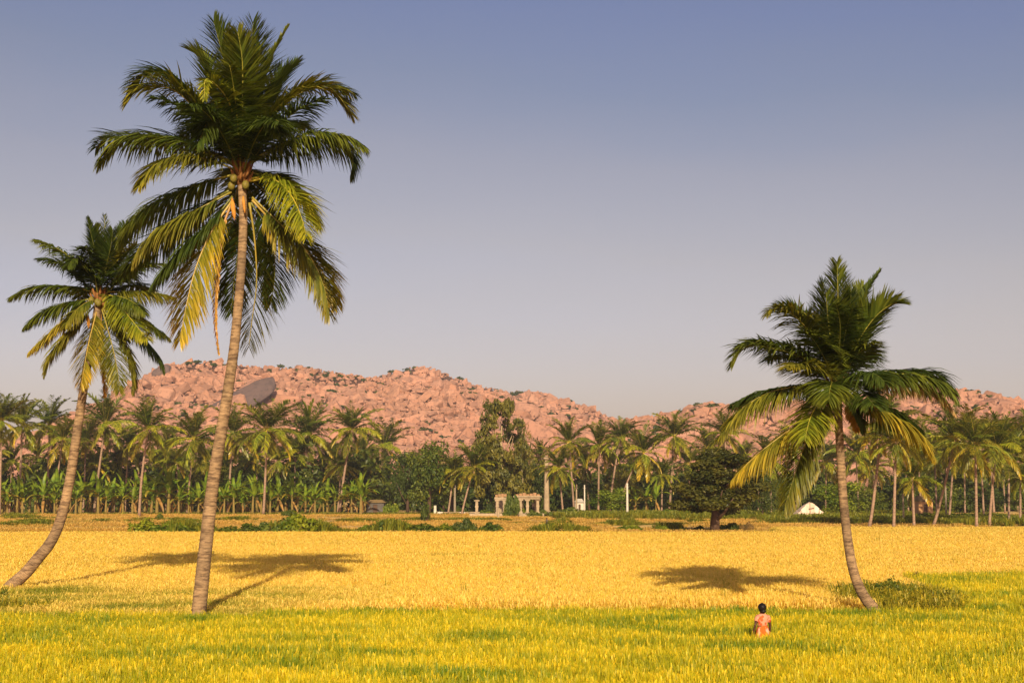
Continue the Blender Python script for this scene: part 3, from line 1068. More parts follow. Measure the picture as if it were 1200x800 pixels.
def ring_trunk(name, path, radii, mat, n=14, spacing=0.085, amp=0.028, rng=None):
    """trunk with leaf-scar rings"""
    L = sum((b - a).length for a, b in zip(path, path[1:]))
    m = int(L / spacing) * 2
    pts = catmull(path, m)
    for i in range(1, m):
        pts[i] = pts[i].lerp(pts[i + 1 if rng.random() < .5 else i - 1], rng.uniform(0, .38))
    mb = MB()
    base = None
    off = 0
    ref = Vector((1, 0, 0))
    bump = [rng.uniform(0.5, 1.4) for _ in range(m + 2)]
    ph = [rng.uniform(-.35, .35) for _ in range(n)]
    rows = []
    for i, p in enumerate(pts):
        t = i / m
        tg = (pts[min(i + 1, m)] - pts[max(i - 1, 0)]).normalized()
        a = (ref - tg * ref.dot(tg)).normalized(); b = tg.cross(a)
        r = np.interp(t, [x[0] for x in radii], [x[1] for x in radii])
        up = i % 2
        r2 = r * (1 + (amp if up else -amp) * bump[i])
        row = []
        for k in range(n):
            th = 6.2832 * k / n
            q = p + (a * math.cos(th) + b * math.sin(th)) * r2 * (1 + rng.uniform(-.012, .012)) + tg * (spacing * 0.5 * ph[k] * 0.5)
            v = (1.0 if up else rng.uniform(.5, .95) if bump[i] > .9 else .82) * (0.85 + 0.15 * bump[i]) * rng.uniform(.86, 1.12)
            row.append(mb.vert(q, (v, v * 0.98, v * 0.96)))
        rows.append(row)
    for r0, r1 in zip(rows, rows[1:]):
        for k in range(n):
            mb.face(r0[k], r0[(k + 1) % n], r1[(k + 1) % n], r1[k])
    mb.face(*rows[-1])
    return mb.mesh(name, mat, True)


def front_palm(label, D, base_px, trunk_px, radii_px, fronds, extra, seed, nutn, spathes, leafL=1.0):
    rg = random.Random(seed)
    basep = G(*base_px, 0.6); basep = P(base_px[0], base_px[1], D)
    # follow the traced trunk down to the ground
    tp = [P(x, y, D) for x, y in trunk_px]
    dirn = (tp[0] - tp[1]).normalized()
    foot = tp[0] + dirn * (tp[0].z / max(0.3, -dirn.z)) if tp[0].z > 0 else tp[0]
    foot.z = -0.05
    root = thing('coconut_palm', (foot.x, foot.y, 0), label, 'palm tree')
    o0 = Vector((foot.x, foot.y, 0))
    pm = F / D
    path = [foot - o0] + [p - o0 for p in tp]
    link('trunk', ring_trunk('trunk', path, [(a, b / pm / 2) for a, b in radii_px], MAT['trunk'], rng=rg), root)
    hub = tp[-1] - o0
    for fr in fronds:
        pts, dz, pal = fr[0], fr[1], fr[2]
        kw = fr[3] if len(fr) > 3 else {}
        W3 = []
        acc = [0.0]
        for a, b in zip(pts, pts[1:]): acc.append(acc[-1] + math.hypot(b[0] - a[0], b[1] - a[1]))
        for (x, y), s in zip(pts, acc):
            t = s / acc[-1]
            W3.append(P(x, y, D + dz * (t ** 0.9)) - o0)
        c = catmull(W3, 18)[:-1]
        o = c[-1] - c[0]; o.z = 0
        if o.length < 0.3: o = Vector((0.2, 1 if dz >= 0 else -1, 0))
        o.normalize()
        if 'o' in kw: o = Vector((*kw['o'], 0)).normalized()
        kk = {k: v for k, v in kw.items() if k != 'o'}
        Lf = sum((b - a).length for a, b in zip(c, c[1:]))
        kk.setdefault('L', leafL * min(1.35, 0.62 + 0.17 * Lf))
        if c[-1].z - c[0].z > 0.7 * Lf: kk.setdefault('droop', .18); kk.setdefault('sweep', 14); kk.setdefault('ragged', .03)
        lm, rm = frond_geo(c, o, rg, pal, nl=int(105 + Lf * 15), w=0.050, **kk)
        fo = link('frond', lm.mesh('frond', MAT['palm']), root)
        link('midrib', rm.mesh('midrib', MAT['palm'], True), fo)
    for az, el, Lf, pal, dr in extra:
        a = math.radians(az)
        o = Vector((math.cos(a), math.sin(a), 0))
        pts = [hub + o * 0.1]
        e = math.radians(el); cur = pts[0].copy()
        for j in range(12):
            cur = cur + (o * math.cos(e) + Vector((0, 0, 1)) * math.sin(e)) * (Lf / 12)
            e -= math.radians(dr) / 12 * (0.5 + j / 9)
            pts.append(cur.copy())
        lm, rm = frond_geo(pts, o, rg, pal, nl=135, L=leafL * 1.15, w=0.052)
        fo = link('frond', lm.mesh('frond', MAT['palm']), root)
        link('midrib', rm.mesh('midrib', MAT['palm'], True), fo)
    # fibrous heart of old leaf bases
    for i in range(16):
        mb = MB()
        a = i * 2.4; o = Vector((math.cos(a), math.sin(a), 0))
        s = hub + Vector((0, 0, -0.28 + 0.035 * i)) + o * 0.09
        mb.tube([s, s + o * 0.14 + Vector((0, 0, 0.14)), s + o * 0.24 + Vector((0, 0, 0.38))], [0.075, 0.055, 0.02], 6)
        link('leaf_base', mb.mesh('leaf_base', MAT['fibre'], True), root)
    mb = MB()
    mb.tube([hub + Vector((0, 0, z)) for z in (-0.3, 0.0, 0.3, 0.7)], [0.13, 0.17, 0.12, 0.03], 9)
    link('crown_shaft', mb.mesh('crown_shaft', MAT['fibre'], True), root)
    for i in range(nutn):
        bm = bmesh.new()
        bmesh.ops.create_icosphere(bm, subdivisions=2, radius=0.11)
        for v in bm.verts:
            v.co.z *= 1.2
        me = bpy.data.meshes.new('coconut'); bm.to_mesh(me); bm.free()
        me.materials.append(MAT['nut'])
        me.polygons.foreach_set('use_smooth', [True] * len(me.polygons))
        a = rg.uniform(0, 6.28) if i % 2 else rg.uniform(-2.6, -0.5)
        link('coconut', me, root, hub + Vector((math.cos(a) * 0.28, math.sin(a) * 0.28, rg.uniform(-.35, -.05))))
    for x, y, x2, y2, wd in spathes:
        mb = MB()
        a, b = P(x, y, D - 0.3) - o0, P(x2, y2, D - 0.35) - o0
        mb.tube([a, a.lerp(b, .35) + Vector((0, -.03, 0)), a.lerp(b, .75), b], [0.02, wd / pm / 2, wd / pm / 2.4, 0.01], 7)
        link('spathe', mb.mesh('spathe', MAT['spathe'], True), root)
    return root


def Zf(ox, oy, s):
    return lambda *p: [(ox + p[i] / s, oy + p[i + 1] / s) for i in range(0, len(p), 2)]


A1 = Zf(0, 0, 2.6667)      # zoomed views the outlines were measured in
A2 = Zf(0, 230, 4.0)
A3 = Zf(150, 200, 3.2)
A4 = Zf(820, 280, 3.3333)
A9 = Zf(840, 420, 3.3333)
A5 = Zf(0, 420, 3.6375)

big = [
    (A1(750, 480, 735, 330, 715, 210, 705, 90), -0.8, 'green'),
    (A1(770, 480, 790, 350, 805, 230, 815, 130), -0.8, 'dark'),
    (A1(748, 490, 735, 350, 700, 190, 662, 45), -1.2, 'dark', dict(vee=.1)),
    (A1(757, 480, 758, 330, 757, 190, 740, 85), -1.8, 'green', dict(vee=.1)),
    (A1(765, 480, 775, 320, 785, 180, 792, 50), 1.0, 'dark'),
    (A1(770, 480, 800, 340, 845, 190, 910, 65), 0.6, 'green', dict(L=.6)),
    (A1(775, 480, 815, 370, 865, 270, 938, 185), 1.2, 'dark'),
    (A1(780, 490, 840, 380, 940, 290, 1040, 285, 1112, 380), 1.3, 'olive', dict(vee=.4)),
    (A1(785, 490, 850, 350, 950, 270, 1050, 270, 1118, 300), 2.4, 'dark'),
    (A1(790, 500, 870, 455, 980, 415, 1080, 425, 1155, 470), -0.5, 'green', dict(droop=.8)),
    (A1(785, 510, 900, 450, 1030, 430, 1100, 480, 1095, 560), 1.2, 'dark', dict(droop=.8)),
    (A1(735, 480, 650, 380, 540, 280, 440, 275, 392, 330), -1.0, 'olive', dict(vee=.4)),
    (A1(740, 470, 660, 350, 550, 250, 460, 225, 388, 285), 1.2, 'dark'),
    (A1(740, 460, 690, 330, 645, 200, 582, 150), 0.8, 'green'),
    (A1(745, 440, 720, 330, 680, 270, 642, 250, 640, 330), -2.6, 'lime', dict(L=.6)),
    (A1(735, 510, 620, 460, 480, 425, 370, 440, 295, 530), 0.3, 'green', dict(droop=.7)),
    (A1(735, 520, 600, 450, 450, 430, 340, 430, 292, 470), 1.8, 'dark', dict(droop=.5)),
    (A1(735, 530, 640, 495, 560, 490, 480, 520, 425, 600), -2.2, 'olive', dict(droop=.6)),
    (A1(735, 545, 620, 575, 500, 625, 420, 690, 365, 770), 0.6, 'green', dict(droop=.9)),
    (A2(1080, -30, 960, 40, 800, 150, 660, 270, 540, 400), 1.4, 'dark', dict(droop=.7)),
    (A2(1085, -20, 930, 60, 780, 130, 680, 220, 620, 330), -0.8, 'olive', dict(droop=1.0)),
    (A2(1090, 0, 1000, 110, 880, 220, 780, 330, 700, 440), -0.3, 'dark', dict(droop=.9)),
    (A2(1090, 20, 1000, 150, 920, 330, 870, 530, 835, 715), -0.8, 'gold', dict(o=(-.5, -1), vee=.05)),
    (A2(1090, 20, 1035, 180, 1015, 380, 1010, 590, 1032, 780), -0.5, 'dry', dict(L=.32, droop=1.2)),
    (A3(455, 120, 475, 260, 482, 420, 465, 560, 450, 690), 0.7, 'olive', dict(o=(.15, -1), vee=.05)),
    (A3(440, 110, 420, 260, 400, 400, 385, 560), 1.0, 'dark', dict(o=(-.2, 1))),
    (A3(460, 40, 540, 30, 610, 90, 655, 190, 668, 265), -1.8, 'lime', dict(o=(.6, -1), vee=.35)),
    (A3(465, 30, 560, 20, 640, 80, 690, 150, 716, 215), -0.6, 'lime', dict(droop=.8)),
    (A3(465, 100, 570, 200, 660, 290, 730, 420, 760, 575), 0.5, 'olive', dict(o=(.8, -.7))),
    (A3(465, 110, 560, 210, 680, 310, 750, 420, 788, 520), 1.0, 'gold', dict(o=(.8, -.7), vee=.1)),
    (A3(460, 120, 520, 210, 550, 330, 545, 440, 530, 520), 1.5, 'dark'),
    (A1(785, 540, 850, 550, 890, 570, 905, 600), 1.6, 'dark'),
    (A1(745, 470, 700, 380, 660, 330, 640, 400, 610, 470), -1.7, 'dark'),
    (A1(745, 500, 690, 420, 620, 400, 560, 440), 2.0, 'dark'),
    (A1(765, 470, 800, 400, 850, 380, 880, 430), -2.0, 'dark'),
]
front_palm('tallest coconut palm with a long pale trunk, left of centre by the field edge', 40.0, (233, 717),
           [(233, 717), (238, 668), (243, 622), (249, 570), (257, 520), (266, 465), (274, 410), (279, 360), (283, 310), (285, 260), (284, 226), (283, 205)],
           [(0, 25), (.035, 20), (0.08, 17.5), (0.2, 16), (.45, 13.5), (.7, 10.5), (1, 10)], big,
           [(90, 75, 3.6, 'dark', 50), (60, 60, 3.6, 'dark', 60), (120, 55, 3.6, 'dark', 60), (100, 25, 3.5, 'green', 70), (70, -5, 3.2, 'dark', 60), (-90, 70, 3.3, 'green', 40),
            (-110, 50, 3.2, 'dark', 60), (-60, 45, 3.2, 'dark', 70), (110, -20, 3.0, 'olive', 50), (200, 60, 3.3, 'dark', 50), (-20, 58, 3.3, 'dark', 50)],
           5, 4, [(272, 232, 275, 258, 6), (285, 230, 287, 250, 4)], 1.1)

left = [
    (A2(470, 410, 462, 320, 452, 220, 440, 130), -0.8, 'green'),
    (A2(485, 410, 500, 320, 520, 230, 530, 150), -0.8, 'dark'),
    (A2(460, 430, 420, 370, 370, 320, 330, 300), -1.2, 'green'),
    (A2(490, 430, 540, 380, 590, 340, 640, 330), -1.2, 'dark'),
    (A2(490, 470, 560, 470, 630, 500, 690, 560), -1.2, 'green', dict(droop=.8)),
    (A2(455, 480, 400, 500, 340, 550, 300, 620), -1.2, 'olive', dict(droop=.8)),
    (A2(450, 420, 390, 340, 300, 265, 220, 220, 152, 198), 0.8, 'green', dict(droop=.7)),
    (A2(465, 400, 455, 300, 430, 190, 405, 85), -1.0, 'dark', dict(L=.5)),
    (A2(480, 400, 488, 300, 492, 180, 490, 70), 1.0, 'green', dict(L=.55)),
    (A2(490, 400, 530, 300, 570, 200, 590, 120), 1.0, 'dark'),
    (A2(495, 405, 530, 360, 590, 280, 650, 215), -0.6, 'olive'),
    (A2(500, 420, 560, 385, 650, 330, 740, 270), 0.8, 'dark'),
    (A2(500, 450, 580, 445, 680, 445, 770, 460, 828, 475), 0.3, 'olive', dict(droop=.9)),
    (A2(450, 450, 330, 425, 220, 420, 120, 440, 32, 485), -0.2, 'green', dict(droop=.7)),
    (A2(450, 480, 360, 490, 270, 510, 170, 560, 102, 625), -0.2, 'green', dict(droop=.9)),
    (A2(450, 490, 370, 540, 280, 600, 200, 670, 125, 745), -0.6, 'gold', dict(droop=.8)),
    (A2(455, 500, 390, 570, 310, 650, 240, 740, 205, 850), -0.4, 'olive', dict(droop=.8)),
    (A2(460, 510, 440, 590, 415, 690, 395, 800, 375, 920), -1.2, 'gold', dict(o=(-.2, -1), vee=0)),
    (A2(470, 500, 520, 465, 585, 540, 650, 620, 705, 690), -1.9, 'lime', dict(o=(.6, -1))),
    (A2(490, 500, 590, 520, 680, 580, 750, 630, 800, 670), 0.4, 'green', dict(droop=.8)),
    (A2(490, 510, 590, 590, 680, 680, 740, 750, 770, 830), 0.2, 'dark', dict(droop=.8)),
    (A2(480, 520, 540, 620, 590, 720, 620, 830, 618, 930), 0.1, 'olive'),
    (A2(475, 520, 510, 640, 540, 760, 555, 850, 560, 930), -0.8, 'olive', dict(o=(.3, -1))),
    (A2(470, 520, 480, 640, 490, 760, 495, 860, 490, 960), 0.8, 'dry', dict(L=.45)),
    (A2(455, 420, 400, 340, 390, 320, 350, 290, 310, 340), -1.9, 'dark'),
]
front_palm('leaning coconut palm at the far left with a curved trunk', 50.5, (12, 687),
           [(12, 687), (30, 671), (45, 653), (58, 637), (68, 617), (76, 590), (83, 555), (89, 515), (95, 475), (102, 430), (110, 390), (116, 350)],
           [(0, 16), (0.1, 14.5), (.4, 12), (.8, 10), (1, 9)], left,
           [(90, 70, 2.8, 'dark', 50), (60, 35, 2.8, 'dark', 60), (120, 30, 2.8, 'dark', 60), (80, -10, 2.6, 'dark', 50), (-90, 60, 2.5, 'dark', 50), (180, 55, 2.6, 'dark', 50), (0, 50, 2.6, 'green', 50)],
           6, 4, [(103, 368, 104, 385, 4)], 0.95)

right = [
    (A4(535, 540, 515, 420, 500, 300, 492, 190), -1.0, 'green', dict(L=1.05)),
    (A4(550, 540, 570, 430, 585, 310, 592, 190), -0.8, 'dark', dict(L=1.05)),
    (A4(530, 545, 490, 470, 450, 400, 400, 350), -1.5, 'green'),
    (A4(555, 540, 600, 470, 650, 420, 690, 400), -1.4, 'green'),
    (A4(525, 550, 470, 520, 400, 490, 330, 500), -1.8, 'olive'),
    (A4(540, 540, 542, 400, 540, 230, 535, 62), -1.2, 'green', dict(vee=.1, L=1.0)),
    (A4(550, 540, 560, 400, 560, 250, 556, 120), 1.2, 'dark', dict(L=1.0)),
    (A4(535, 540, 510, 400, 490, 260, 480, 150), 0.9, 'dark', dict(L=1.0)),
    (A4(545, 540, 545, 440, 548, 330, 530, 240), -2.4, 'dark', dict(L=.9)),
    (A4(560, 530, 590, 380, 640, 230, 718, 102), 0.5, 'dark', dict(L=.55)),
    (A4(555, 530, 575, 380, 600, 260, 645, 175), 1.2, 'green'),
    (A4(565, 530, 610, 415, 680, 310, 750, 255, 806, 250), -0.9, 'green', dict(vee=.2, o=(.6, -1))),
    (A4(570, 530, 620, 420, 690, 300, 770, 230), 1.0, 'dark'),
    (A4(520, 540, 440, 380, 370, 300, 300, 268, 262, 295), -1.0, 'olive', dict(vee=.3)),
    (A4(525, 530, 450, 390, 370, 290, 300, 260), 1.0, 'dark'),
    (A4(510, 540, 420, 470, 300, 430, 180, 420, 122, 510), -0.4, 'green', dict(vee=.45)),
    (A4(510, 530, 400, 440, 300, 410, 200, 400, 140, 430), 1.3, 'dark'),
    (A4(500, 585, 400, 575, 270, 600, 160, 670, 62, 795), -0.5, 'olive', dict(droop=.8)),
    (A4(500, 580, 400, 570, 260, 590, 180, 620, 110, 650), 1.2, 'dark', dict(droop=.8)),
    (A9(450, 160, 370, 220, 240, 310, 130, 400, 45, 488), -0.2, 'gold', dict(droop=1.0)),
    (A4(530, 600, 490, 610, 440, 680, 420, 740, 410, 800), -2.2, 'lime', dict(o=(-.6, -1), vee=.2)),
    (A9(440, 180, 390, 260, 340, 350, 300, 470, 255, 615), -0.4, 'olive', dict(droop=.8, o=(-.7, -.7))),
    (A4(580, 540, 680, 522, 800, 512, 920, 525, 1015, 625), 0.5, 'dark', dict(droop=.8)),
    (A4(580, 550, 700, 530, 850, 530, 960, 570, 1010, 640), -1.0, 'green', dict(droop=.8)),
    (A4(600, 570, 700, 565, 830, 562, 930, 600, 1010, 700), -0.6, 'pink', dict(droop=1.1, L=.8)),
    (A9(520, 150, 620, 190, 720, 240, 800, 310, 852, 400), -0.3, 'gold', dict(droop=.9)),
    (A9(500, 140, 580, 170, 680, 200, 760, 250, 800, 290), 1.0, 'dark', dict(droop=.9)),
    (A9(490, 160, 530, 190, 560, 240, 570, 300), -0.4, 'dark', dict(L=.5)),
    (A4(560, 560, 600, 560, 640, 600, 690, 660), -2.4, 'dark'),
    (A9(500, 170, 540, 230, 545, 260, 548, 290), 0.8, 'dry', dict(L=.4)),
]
front_palm('shorter coconut palm on the right with a bent trunk beside the weedy hollow', 41.6, (1022, 711),
           [(1022, 711), (1013, 699), (1005, 683), (999, 664), (994, 636), (990, 603), (987, 570), (985, 535), (983, 500), (982, 475), (982, 458)],
           [(0, 19), (.05, 15), (0.14, 12.5), (.4, 11), (.8, 9.5), (1, 9.5)], right,
           [(90, 70, 3.4, 'dark', 50), (60, 45, 3.4, 'dark', 60), (120, 45, 3.4, 'dark', 60), (90, 5, 3.3, 'dark', 60), (-90, 68, 3.0, 'dark', 50), (-70, 30, 2.4, 'dark', 70), (-110, 20, 2.2, 'green', 80)],
           8, 3, [(975, 463, 970, 452, 4)], 1.1)


# ------------------------------------------------------------------ palms of the groves
def far_frond(el, Lf, dr, pal, seed, droop=.7):
    rg = random.Random(seed)
    o = Vector((1, 0, 0)); pts = [Vector((0.1, 0, 0))]
    e = math.radians(el); cur = pts[0].copy()
    for j in range(8):
        cur = cur + (o * math.cos(e) + Vector((0, 0, 1)) * math.sin(e)) * (Lf / 8)
        e -= math.radians(dr) / 8 * (0.4 + j / 4.5)
        pts.append(cur.copy())
    lm, rm = frond_geo(pts, o, rg, pal, nl=54, L=1.2, w=0.115, droop=droop, segs=2, ragged=.2)
    k = len(lm.v)
    lm.v += rm.v; lm.c += rm.c
    lm.f += [tuple(i + k for i in f) for f in rm.f]
    return lm.mesh('frond', MAT['palmfar'])


FF = {
    'up': [far_frond(78, 4.4, 35, 'green', 1, .3), far_frond(68, 4.6, 55, 'olive', 2, .4), far_frond(82, 4.2, 25, 'green', 3, .3)],
    'mid': [far_frond(50, 4.9, 52, 'green', 4, .5), far_frond(38, 5.0, 55, 'green', 5, .5), far_frond(60, 4.9, 45, 'olive', 6, .4)],
    'low': [far_frond(20, 4.9, 60, 'lime', 7, .7), far_frond(-5, 4.7, 55, 'olive', 8, .8), far_frond(5, 4.8, 70, 'lime', 9, .9)],
    'hang': [far_frond(-35, 4.5, 50, 'gold', 10, 1.0), far_frond(-50, 4.2, 35, 'olive', 11, 1.0), far_frond(-30, 4.4, 55, 'lime', 12, .9)],
}


def grove_palm(hx, hy, bx, by, D, r, label, bend=0.0, group='coconut palms of the far groves', hangs=7):
    rg = random.Random(int(hx * 7 + hy))
    if D is None: D = GD(by)
    base = P(bx, 575, D); base.z = 0
    hub = P(hx, hy, D + rg.uniform(-1, 1))
    root = thing('palm_tree', base, label, 'palm tree', group)
    hl = hub - base
    pts = []
    for i in range(11):
        t = i / 10
        q = Vector((hl.x * (t ** (1 + bend)), hl.y * t, hl.z * t))
        pts.append(q)
    mb = MB()
    rr = 0.20 * min(1.2, max(0.75, hl.z / 14))
    mb.tube(pts, [rr * (1.5 if i == 0 else 1.12 - 0.4 * i / 10) for i in range(11)], 8, jit=.05, rng=rg)
    link('trunk', mb.mesh('trunk', MAT['trunkfar'], True), root)
    s = r / (F / D) / 4.1
    a = rg.uniform(0, 6.28)
    for kind, n in (('up', 9), ('mid', 12), ('low', 8), ('hang', hangs)):
        for i in range(n):
            a += 2.399
            ms = FF[kind]
            k = s * rg.uniform(0.75, 1.15)
            link('frond', ms[rg.randrange(3)], root, hl + Vector((0, 0, rg.uniform(-.25, .1))), (rg.uniform(-.35, .35), rg.uniform(-.28, .28), a), (k, k, k))
    return root


PALMS = [
    (2, 492, 0, 600, 225, 34, 'coconut palm cut off by the left edge of the picture'),
    (26, 497, 23, 601, 245, 34, 'straight coconut palm second from the left edge of the grove'),
    (58, 497, 56, 601, 262, 32, 'coconut palm behind, between two nearer ones left of the leaning trunk'),
    (74, 514, 64, 602, None, 31, 'short coconut palm with a curved trunk just left of the leaning trunk', .5),
    (101, 515, 98, 600, 262, 30, 'coconut palm half hidden just right of the leaning trunk'),
    (124, 496, 111, 602, None, 38, 'tall coconut palm under the drooping fronds of the leaning palm', .3),
    (174, 502, 164, 605, None, 37, 'full crowned coconut palm between the leaning palm and the tallest trunk', .8),
    (150, 520, 147, 601, 268, 30, 'coconut palm standing back between two full crowned palms on the left'),
    (228, 514, 220, 603, None, 37, 'coconut palm with golden lower fronds immediately left of the tallest trunk', .4),
    (196, 527, 195, 601, 270, 30, 'low coconut palm in the back row left of the tallest trunk'),
    (273, 507, 267, 600, 262, 33, 'coconut palm half hidden just right of the tallest trunk'),
    (313, 503, 309, 604, None, 41, 'bright full coconut palm below the dark rock slab', -.3),
    (362, 509, 354, 600, None, 40, 'bushy coconut palm right of the bright full one'),
    (346, 530, 345, 600, 270, 30, 'coconut palm in the back row behind the bananas'),
    (412, 502, 398, 600, 248, 33, 'slender coconut palm with a pale leaning trunk above the end of the bananas', .2),
    (450, 523, 443, 596, None, 34, 'coconut palm at the right end of the left grove, beside the broad tree'),
    (300, 532, 303, 600, 272, 28, 'low coconut palm behind the tall one under the rock slab'),
    (425, 535, 420, 597, 275, 26, 'shaded coconut palm behind the last two of the left grove'),
    (532, 552, 525, 597, 235, 24, 'small coconut palm beside the grey post, right of the broad tree'),
    (556, 546, 541, 597, 232, 28, 'coconut palm with a strongly slanting pale trunk left of the ruin', .15),
    (633, 535, 628, 598, 262, 22, 'thin coconut palm rising behind the stone pillar'),
    (667, 518, 673, 598, 240, 29, 'tall straight coconut palm right of the stone pillar'),
    (655, 547, 660, 597, 232, 26, 'lower coconut palm close to the right side of the stone pillar'),
    (702, 521, 701, 597, 250, 29, 'tall coconut palm with hanging dark fronds, third in the centre row'),
    (685, 545, 691, 597, 262, 25, 'shaded coconut palm in between two tall ones in the centre row'),
    (728, 512, 715, 598, 248, 27, 'coconut palm with a gently curved trunk rising against the saddle of the hill', .6),
    (754, 530, 727, 598, 235, 31, 'coconut palm whose trunk bends right above the white post', .9),
    (790, 510, 784, 598, 245, 32, 'tall coconut palm left of the dark spreading tree'),
    (776, 556, 775, 600, 240, 22, 'short coconut palm with brown hanging fronds at the foot of a tall one'),
    (850, 508, 850, 600, 232, 30, 'coconut palm behind the crown of the dark spreading tree'),
    (830, 525, 834, 600, 262, 26, 'coconut palm peeking over the dark spreading tree'),
    (903, 540, 903, 600, 225, 30, 'coconut palm behind the hanging frond of the right front palm'),
    (968, 540, 967, 600, 246, 30, 'coconut palm directly behind the trunk of the right front palm'),
    (1003, 530, 1006, 602, 240, 32, 'coconut palm just right of the right front palm, in the back row'),
    (1033, 497, 1017, 617, 152, 42, 'tall coconut palm with a slanting trunk at the golden field edge', -.2),
    (1050, 515, 1046, 618, 146, 40, 'coconut palm with a straight whitish trunk standing at the golden field edge'),
    (1069, 560, 1070, 615, 155, 30, 'short coconut palm in front of the small mud hut'),
    (1120, 512, 1092, 615, 158, 46, 'coconut palm with the most slanting trunk in the right grove', -.1),
    (1143, 520, 1143, 617, 149, 38, 'coconut palm with an upright white trunk in the right grove'),
    (1118, 530, 1111, 612, 190, 34, 'coconut palm in the shade behind the slanting one'),
    (1095, 530, 1097, 611, 200, 32, 'coconut palm behind, left of the slanting trunk in the right grove'),
    (1168, 523, 1158, 613, 163, 40, 'coconut palm with long low fronds near the right edge', .2),
    (1182, 533, 1181, 609, 178, 34, 'straight coconut palm second from the right edge'),
    (1200, 512, 1203, 610, 180, 38, 'coconut palm cut off by the right edge of the picture'),
    (1150, 545, 1152, 609, 200, 22, 'small yellowish coconut palm low in the right grove'),
    (1196, 560, 1194, 610, 172, 22, 'knee high young coconut palm at the right edge'),
    (1075, 520, 1079, 607, 225, 30, 'coconut palm standing far back left of the mud hut'),
    (1160, 512, 1164, 605, 240, 28, 'coconut palm standing far back in the right grove'),
    (1022, 548, 1024, 603, 245, 26, 'coconut palm far back between the two field edge trunks'),
    (930, 520, 932, 600, 235, 28, 'coconut palm above the white hut, behind the front fronds'),
]
for i, (x, y) in enumerate([(-8, 528), (14, 540), (44, 534), (88, 538), (112, 545), (138, 540), (160, 546), (184, 545), (208, 542), (240, 540), (262, 546), (286, 545), (326, 540), (352, 548), (384, 538), (400, 545), (434, 548)]):
    PALMS.append((x, y, x + (i % 5 - 2) * 2, 600, 262 + (i * 7) % 26, 23, 'small coconut palm in the shaded back rows of the left grove', 0, 'small palms in the shaded back rows of the left grove'))
for i, (x, y) in enumerate([(508, 548), (612, 545), (720, 545), (742, 552), (806, 542), (870, 538), (890, 552), (946, 548), (1012, 546), (1060, 535), (1088, 545), (1105, 520), (1130, 540), (1175, 545), (1188, 520)]):
    PALMS.append((x, y, x + (i % 5 - 2) * 2, 600, 252 + (i * 7) % 26, 23, 'small coconut palm in the shaded back rows behind the centre and right', 0, 'small palms in the shaded back rows of the centre and right'))
for p in PALMS:
    grove_palm(*p)


def thicket():
    rg = random.Random(31)
    bl = []
    for i in range(330):
        D = rg.uniform(262, 320)
        px = rg.uniform(-70, 1270)
        low = 990 < px < 1060
        h = (rg.uniform(3, 11) if px < 480 else rg.uniform(3, 9.0)) * (0.6 if low else 1)
        p = P(px, 575, D)
        r = rg.uniform(2.2, 4.0)
        for z in np.arange(1.2, h, 2.2):
            bl.append(((p.x + rg.uniform(-1, 1), D, float(z)), (r, r, 1.9)))
    me = leafcloud('thicket', rg, bl, 80000, 0.62, (0.018, 0.038, 0.006), (0.070, 0.098, 0.012), shell=.75)
    tag(link('thicket', me), 'dark tangled thicket closing off the view behind the palm groves', 'thicket', kind='stuff')

# ------------------------------------------------------------------ broadleaf trees, bushes
thicket()
T = tree
T(503, 507, 74, 601, 'round', 'mid', 'broad bushy green tree right of the left grove', D=236, n=4200, cz=.12)
T(478, 522, 46, 601, 'round', 'dark', 'darker round tree at the left of the broad bushy one', D=246, var=1, cz=.12)
T(530, 528, 40, 601, 'round', 'bright', 'yellowish green tree at the right of the broad bushy one', D=243, var=2, cz=.15)
T(588, 464, 72, 600, 'tall', 'olive', 'tallest slender leafy tree behind the ruined pavilion', D=236, n=9000, size=.05, cz=.08, bark='palebark')
T(611, 490, 34, 600, 'tall', 'olive', 'narrower airy tree touching the right of the tallest slender one', D=242, n=2600, cz=.1, bark='palebark')
T(575, 528, 64, 600, 'round', 'dark', 'shady round tree behind the left part of the ruin', D=250, var=1, cz=.1)
T(625, 528, 56, 600, 'round', 'dark', 'shady round tree between the ruin and the stone pillar', D=250, var=3, cz=.1)
T(680, 556, 44, 600, 'round', 'dark', 'low dark tree right of the stone pillar', D=262, cz=.1)
T(733, 546, 52, 600, 'round', 'olive', 'pale olive round tree behind the white post', D=255, var=4, cz=.1)
T(768, 556, 52, 600, 'round', 'dark', 'low dark tree between the white post and the spreading tree', D=262, cz=.1)
T(716, 567, 56, 601, 'round', 'bright', 'dense rounded thicket tree in front of the centre palms', D=228, n=3200, var=5, cz=.02)
T(837, 524, 122, 622, 'dome', 'umber', 'dark spreading tree with a short forked trunk at the far field edge', D=140, n=17000, size=.045, cz=.20, lean=.75, r0=.42)
T(893, 552, 40, 606, 'round', 'dark', 'dark tree under the hanging frond of the right front palm', D=200, cz=.02, var=1)
T(922, 560, 44, 604, 'round', 'mid', 'mid green tree left of the white hut', D=225, cz=.02)
T(985, 560, 70, 605, 'round', 'bright', 'leafy green tree right of the white hut behind the bent trunk', D=222, cz=.02, var=2)
T(1020, 566, 50, 605, 'round', 'mid', 'low leafy tree behind the field edge palms', D=232, cz=.02)
T(1068, 552, 40, 605, 'round', 'dark', 'dark tree left of the mud hut in the right grove', D=240, cz=.02, var=1)
T(1108, 560, 52, 605, 'round', 'mid', 'low tree right of the mud hut', D=248, cz=.02)
T(1155, 562, 60, 606, 'round', 'dark', 'dark tree low in the middle of the right grove', D=245, cz=.02, var=3)
T(1198, 558, 60, 606, 'round', 'mid', 'low green tree at the right edge behind the palms', D=240, cz=.02)
